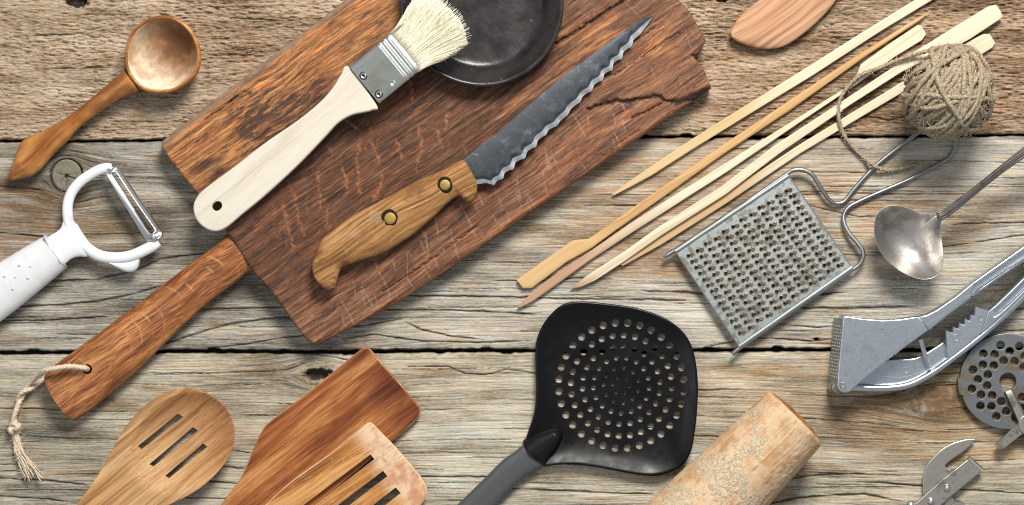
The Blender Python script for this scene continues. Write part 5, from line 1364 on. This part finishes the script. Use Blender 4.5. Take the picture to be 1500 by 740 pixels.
# ------------------------------------------------------------------ silver ladle
def make_ladle():
    zr = .019
    fr = Frame((1332, 356), (1500, 222), 0.0, at=zr)
    t = empty('silver_ladle', fr, 'small tarnished silver ladle with oval bowl, right of the grater', 'ladle')
    cr = lambda x, y: (1200 + x / 2.467, 180 + y / 2.467)
    o_ = [cr(*p) for p in [(432, 326), (405, 329), (375, 326), (345, 317), (315, 306), (283, 299), (250, 300), (222, 316), (204, 342), (198, 375), (200, 410), (210, 445), (232, 482), (262, 514), (298, 540), (338, 558), (375, 566), (408, 562), (432, 545), (446, 515), (449, 480), (446, 445), (442, 410), (440, 375), (441, 345)]]
    out = smooth(fr.L(o_, zr), 5); c = fr.l(*cr(330, 440), zr)
    pr = [(0, .0035), (.15, .0036), (.3, .0042), (.45, .0054), (.6, .0076), (.72, .0102), (.82, .0132), (.9, .0160), (.955, .0181), (.985, .0191), (.996, .0194), (1.0, .0192), (1.0, .0189), (.985, .0180), (.94, .0155), (.85, .0110), (.72, .0066), (.55, .0030), (.35, .0010), (.2, .0005), (0, .0004)]
    O = np.array([(p[0] - c[0], p[1] - c[1]) for p in out]); th = np.unwrap(np.arctan2(O[:, 1], O[:, 0])); rr = np.hypot(O[:, 0], O[:, 1])
    tt = np.linspace(0, 2 * math.pi, 256, endpoint=False); o_i = np.argsort(np.mod(th, 2 * math.pi))
    rs = np.interp(tt, np.mod(th, 2 * math.pi)[o_i], rr[o_i], period=2 * math.pi); ft = np.fft.rfft(rs); ft[3:] = 0; low = np.fft.irfft(ft, 256)
    rl = np.interp(np.mod(th, 2 * math.pi), tt, low, period=2 * math.pi)
    secs = []
    for k, z in pr:
        f = float(sstep(.60, .97, np.float64(k))); q = (rr * f + rl * .97 * (1 - f)) * max(k, .002)
        secs.append([(c[0] + q[i] * math.cos(th[i]), c[1] + q[i] * math.sin(th[i]), z) for i in range(len(out))])
    mk('bowl', loft(secs), M_silver, t, angle=180)
    hp = fr.L([cr(427, 322), cr(445, 318), cr(480, 292), cr(560, 230), cr(650, 155), cr(740, 80), cr(900, -55), cr(1000, -130), cr(1030, -90), cr(930, -5), cr(740, 125), cr(650, 190), cr(560, 265), cr(490, 325), cr(450, 352), cr(441, 354), cr(432, 340)], .024)
    hp = smooth(hp, 5); x0, x1, _, _ = chains(hp)
    def zf(x, v, hw):
        u = (x - x0) / (x1 - x0); z = .0190 + .020 * u ** .9
        g = .0012 * math.exp(-(v / .30) ** 2) + .0005 * math.exp(-((abs(v) - .72) / .12) ** 2)
        return z + .0006 + g * min(1, hw / .002), z - .0012
    mk('handle', body(hp, zf, 60, 28), M_silver_d, t, angle=50)
make_ladle()

# ------------------------------------------------------------------ cast aluminium garlic press
def make_press():
    fr = Frame((1234, 565), (1500, 400), 0.0, at=.018)
    t = empty('garlic_press', fr, 'cast aluminium garlic press with toothed lower arm, handles leaving the right edge', 'garlic press')
    c5 = lambda *L: [(1180 + x / 2.847, 340 + y / 2.847) for x, y in L]
    ZT = .0235
    hop = fr.L(c5((157, 352), (170, 350), (238, 361), (320, 367), (390, 364), (440, 356), (470, 352), (492, 380), (514, 409), (440, 462), (360, 521), (280, 586), (205, 648), (190, 664), (170, 671), (148, 668), (136, 656), (132, 636), (138, 560), (148, 450)), ZT)
    hs = mk('hopper', slab(hop, [], .004, ZT, .0007, 3), M_alu, t)
    # perforated wall on the left of the hopper, standing upright
    a, b_ = np.array(fr.l(*c5((150, 362))[0], ZT)), np.array(fr.l(*c5((126, 632))[0], ZT)); L = np.linalg.norm(b_ - a); d = (b_ - a) / L
    hl = [circle(.004 + i * (L - .008) / 15, .004 + j * .0038 + (.0 if i % 2 else .0008), .00085, 8) for i in range(16) for j in range(5)]
    w = slab([(0, .0018), (L, .0018), (L, ZT - .0006), (0, ZT - .0006)], hl, 0, .0009, .0001, 1)
    n = np.array([d[1], -d[0]])
    if np.dot(n, np.array(fr.l(1200, 510)) - a) < 0: n = -n
    V = [(a[0] + d[0] * x + n[0] * (z - .0020 + (ZT - y) * .13), a[1] + d[1] * x + n[1] * (z - .0020 + (ZT - y) * .13), y) for x, y, z in w[0]]
    mk('perforated_plate', (V, w[1]), M_tin, t)
    hx, hy = fr.l(1234.5, 564.5, ZT)
    mk('hinge_pin', lathe([(.0019, .001), (.0019, ZT + .0004), (.0015, ZT + .0009), (.0007, ZT + .0008), (.0006, ZT + .0002), (.00001, ZT + .0002)], 20, (hx, hy)), M_chrome, t)
    k1 = fr.l(1224, 567, .012)
    mk('hinge_barrel', lathe([(.0032, .0006), (.0036, .0015), (.0036, .0165), (.0028, .0175), (.0001, .0175)], 20, k1), M_nickel, t)
    # upper handle
    ho = fr.L(c5((462, 352), (500, 345), (545, 322), (620, 270), (700, 205), (800, 134), (911, 55), (1010, -15), (1200, -150), (1235, -95), (1080, 15), (911, 124), (800, 198), (690, 276), (600, 342), (514, 412), (488, 384)), .018)
    ch = smooth(fr.L(c5((697, 262), (694, 240), (700, 222), (722, 208), (800, 152), (911, 76), (1010, 6), (1150, -92), (1168, -66), (1040, 28), (911, 111), (800, 184), (720, 240)), .018), 3)
    u = mk('upper_handle', slab(ho, [ch], .0080, .0195, .0011, 3, hbev=.0007), M_alu_b, t)
    mk('channel_floor', slab(inset([p for p in (ch if area2(ch) > 0 else ch[::-1])], -.0003), [], .0085, .0135, 0), M_alu, u)
    x, y = fr.l(*c5((543, 352))[0], .02)
    # lower arm: web, outer rim, teeth
    web = smooth(fr.L(c5((160, 640), (190, 600), (240, 560), (300, 540), (380, 531), (440, 528), (480, 518), (520, 495), (575, 458), (600, 430), (600, 500), (592, 540), (520, 590), (430, 634), (330, 648), (200, 648)), .009), 4)
    mk('lower_arm', slab(web, [], .0030, .0085, .0008, 2), M_alu, t)
    P = lambda L, z: [(*fr.l(*p, z), z) for p in c5(*L)]
    mk('arm_rim', tube(smooth(P([(165, 645), (210, 648), (330, 650), (430, 636), (520, 591), (590, 543), (680, 474), (760, 408), (840, 334), (911, 262), (1010, 160), (1150, 20)], .0095), 6, False), .0023, 12, flat=1.3), M_alu_b, t, angle=180)
    mk('arm_rib', tube(smooth(P([(260, 585), (300, 600), (400, 606), (470, 588), (530, 556), (585, 520)], .0075), 6, False), .0011, 8), M_alu_b, t, angle=180)
    lh = fr.L(c5((757, 330), (790, 304), (850, 246), (911, 186), (1010, 80), (1150, -70), (1190, -20), (1060, 110), (911, 262), (840, 334), (800, 370), (760, 405), (725, 430), (745, 370)), .012)
    lc = smooth(fr.L(c5((775, 338), (800, 316), (860, 258), (930, 188), (1030, 84), (1130, -20), (1150, 0), (1040, 112), (925, 228), (850, 300), (806, 340), (785, 352)), .012), 3)
    l2 = mk('lower_handle', slab(lh, [lc], .0035, .0130, .0010, 3, hbev=.0006), M_alu_b, t)
    mk('channel_floor', slab(inset([p for p in (lc if area2(lc) > 0 else lc[::-1])], -.0003), [], .004, .0085, 0), M_alu_b, l2)
    rk = fr.L(c5((583, 408), (612, 420), (615, 394), (637, 404), (640, 377), (661, 387), (663, 361), (684, 371), (686, 343), (703, 350), (707, 308), (745, 322), (800, 330), (812, 345), (790, 372), (740, 415), (680, 464), (596, 530), (588, 500)), .012)
    rkm = mk('toothed_rack', slab(rk, [], .0035, .0125, .0004, 1), M_alu, t)
    for q, z, par in (((420, 577), .0085, rkm), ((628, 442), .0125, rkm), ((730, 357), .0125, rkm)):
        x, y = fr.l(*c5(q)[0], z)
        mk('moulded_ring', lathe([(.0021, z - .0002), (.0020, z + .0004), (.0015, z + .0004), (.0014, z + .0001), (.0001, z + .00012)], 18, (x, y)), M_alu, par)
    # step and plunger rod
    st = P([(582, 452), (594, 500)], .0095)
    mk('arm_step', tube(st, .0012, 8, flat=2.0), M_alu_b, t, angle=60)
    pr = P([(458, 440), (472, 478), (500, 556)], .0)
    pts = [(pr[0][0], pr[0][1], .0170), (pr[1][0], pr[1][1], .0145), (pr[2][0], pr[2][1], .0100)]
    mk('plunger_rod', tube(pts, lambda u: .0017 - .0004 * u, 12), M_chrome, t, angle=60)
make_press()

# ------------------------------------------------------------------ mincer disc and the cross blade on it
def make_disc():
    zt = .0042; cx, cy = 1476.6, 558.8
    fr = Frame((cx, cy), (1500, cy), 0.0, at=zt)
    pol = []
    for i in range(120):
        a = 2 * math.pi * i / 120; dg = math.degrees(a) % 360; r = 70.5
        if 176 < dg < 196: r = 73.5           # tab on the left
        if 196 <= dg <= 199: r = 69.5
        pol.append((cx + r * math.cos(a), cy + (r if not (176 < dg < 196) else r) * -math.sin(a)))
    hl = [fr.L([(cx + 12.3 * math.cos(a), cy + 12.3 * math.sin(a)) for a in np.linspace(0, 2 * math.pi, 28, endpoint=False)], zt)]
    for rad, ph in ((54, 18.3), (44, 3.5), (31, 18.3)):
        for k in range(12):
            a = R(ph + 30 * k); rr = rad * (1 if not (rad == 31 and k % 2) else 1)
            x, y = cx + rr * math.sin(a), cy - rr * math.cos(a)
            hl.append(fr.L([(x + 6.1 * math.cos(b_), y + 6.1 * math.sin(b_)) for b_ in np.linspace(0, 2 * math.pi, 16, endpoint=False)], zt))
    o = mk('mincer_disc', slab(fr.L(pol, zt), hl, .0002, zt, .0004, 2, hbev=.0003), M_disc, None, fr)
    tag(o, 'round steel mincer disc with drilled holes at the right edge under the blade', 'mincer disc')
    fb_ = Frame((1503, 622), (1478, 572), zt, at=.008)
    t = empty('mincer_knife', fb_, 'steel cross shaped mincer knife partly on the drilled disc, cut by the right edge', 'mincer knife')
    def arm(p, q, w0, w1, zb):
        P0, P1 = np.array(fb_.l(*p, .008)), np.array(fb_.l(*q, .008)); d = (P1 - P0) / np.linalg.norm(P1 - P0); n = np.array([-d[1], d[0]])
        Ls = np.linalg.norm(P1 - P0); secs = []
        for u in np.linspace(0, 1, 10):
            c_ = P0 + d * Ls * u; w = (w0 + (w1 - w0) * u) * S
            z1 = .0046; z0 = .0002 + zb
            prof = [(-w, z0), (-w, z1 - .0016), (-w * .45, z1), (w * .9, z1), (w, z1 - .0006), (w, z0)]
            if u == 1: prof = [(a_ * .9, min(b_, z1 - .0006)) for a_, b_ in prof]
            secs.append([(c_[0] + n[0] * a_, c_[1] + n[1] * a_, b_) for a_, b_ in prof])
        return loft(secs)
    mk('blade_arm', arm((1500, 618), (1478, 572), 7.5, 6.5, 0), M_nickel, t, angle=25)
    mk('blade_arm', arm((1502, 622), (1462, 656), 8, 6, 0), M_nickel, t, angle=25)
    mk('blade_arm', arm((1508, 618), (1553, 590), 8, 6.5, 0), M_nickel, t, angle=25)
    mk('blade_arm', arm((1508, 626), (1532, 674), 8, 6.5, 0), M_nickel, t, angle=25)
    hx, hy = fb_.l(1506, 622, .008)
    hub = slab(circle(hx, hy, 15 * S, 28), [circle(hx, hy, 7 * S, 4, .6)], .0001, .0056, .0005, 2)
    mk('hub', hub, M_nickel, t)
make_disc()

# ------------------------------------------------------------------ old can opener, bottom right
def make_opener():
    fr = Frame((1348, 742), (1430, 680), 0.0, at=.007)
    t = empty('can_opener', fr, 'old riveted steel can opener with a curved hook blade, bottom right', 'can opener')
    hk = smooth(fr.L([(1429.6, 643.5), (1418, 643), (1407, 645.5), (1396, 649), (1386, 654), (1376, 661), (1366, 671), (1358, 681), (1353.5, 692), (1352, 704), (1352.5, 720), (1356, 734), (1372, 735), (1392, 712), (1395, 690), (1388, 686), (1385.5, 682), (1391, 676.5), (1401, 669.5), (1411, 662.5), (1419, 656), (1425, 649)], .0045), 3)
    zt = lambda x, y: 0
    mk('hook_blade', slab(hk, [], .0022, .0040, .0007, 2), M_nickel, t)
    bp = fr.L([(1417, 673.5), (1421, 672), (1437, 687), (1437.5, 692), (1414, 711), (1391, 730), (1378, 742), (1330, 782), (1300, 800), (1280, 778), (1310, 762), (1344, 735), (1380, 703)], .0075)
    mk('side_plate', slab(bp, [], .0045, .0066, .0007, 3), M_nickel, t)
    A, B = fr.l(1418.5, 672.5, .0075), fr.l(1438, 690, .0075)
    mk('folded_end', tube([(*A, .0048), (*B, .0048)], .0021, 14, flat=.9), M_nickel, t, angle=60)
    bp2 = fr.L([(1425, 680), (1434, 690), (1412, 708), (1330, 776), (1320, 765), (1400, 700)], .003)
    mk('side_plate', slab(bp2, [], .0004, .0020, .0004, 2), M_nickel, t)
    for px, py, r in ((1387.6, 715, 5.6), (1364, 734.8, 5.4), (1334.7, 741, 7)):
        x, y = fr.l(px, py, .008)
        mk('rivet', lathe([(r * S, .0060), (r * S * .98, .0070), (r * S * .7, .0080), (r * S * .35, .0085), (.00001, .0086)], 22, (x, y)), M_chrome, t, angle=180)
    # toothed feed wheel below the plate
    wc = (1404, 746); pts = []
    for i in range(48):
        r = 13 if i % 2 else 10.6
        a = 2 * math.pi * i / 48; pts.append((wc[0] + r * math.cos(a), wc[1] + r * math.sin(a)))
    mk('feed_wheel', slab(fr.L(pts, .004), [], .0012, .0042, .0002, 1), M_nickel, t)
    br = fr.L([(1380, 716), (1392, 722), (1398, 734), (1410, 742), (1400, 756), (1370, 750)], .003)
    mk('bracket', slab(smooth(br, 4), [], .0022, .0036, .0003, 2), M_nickel, t)
make_opener()
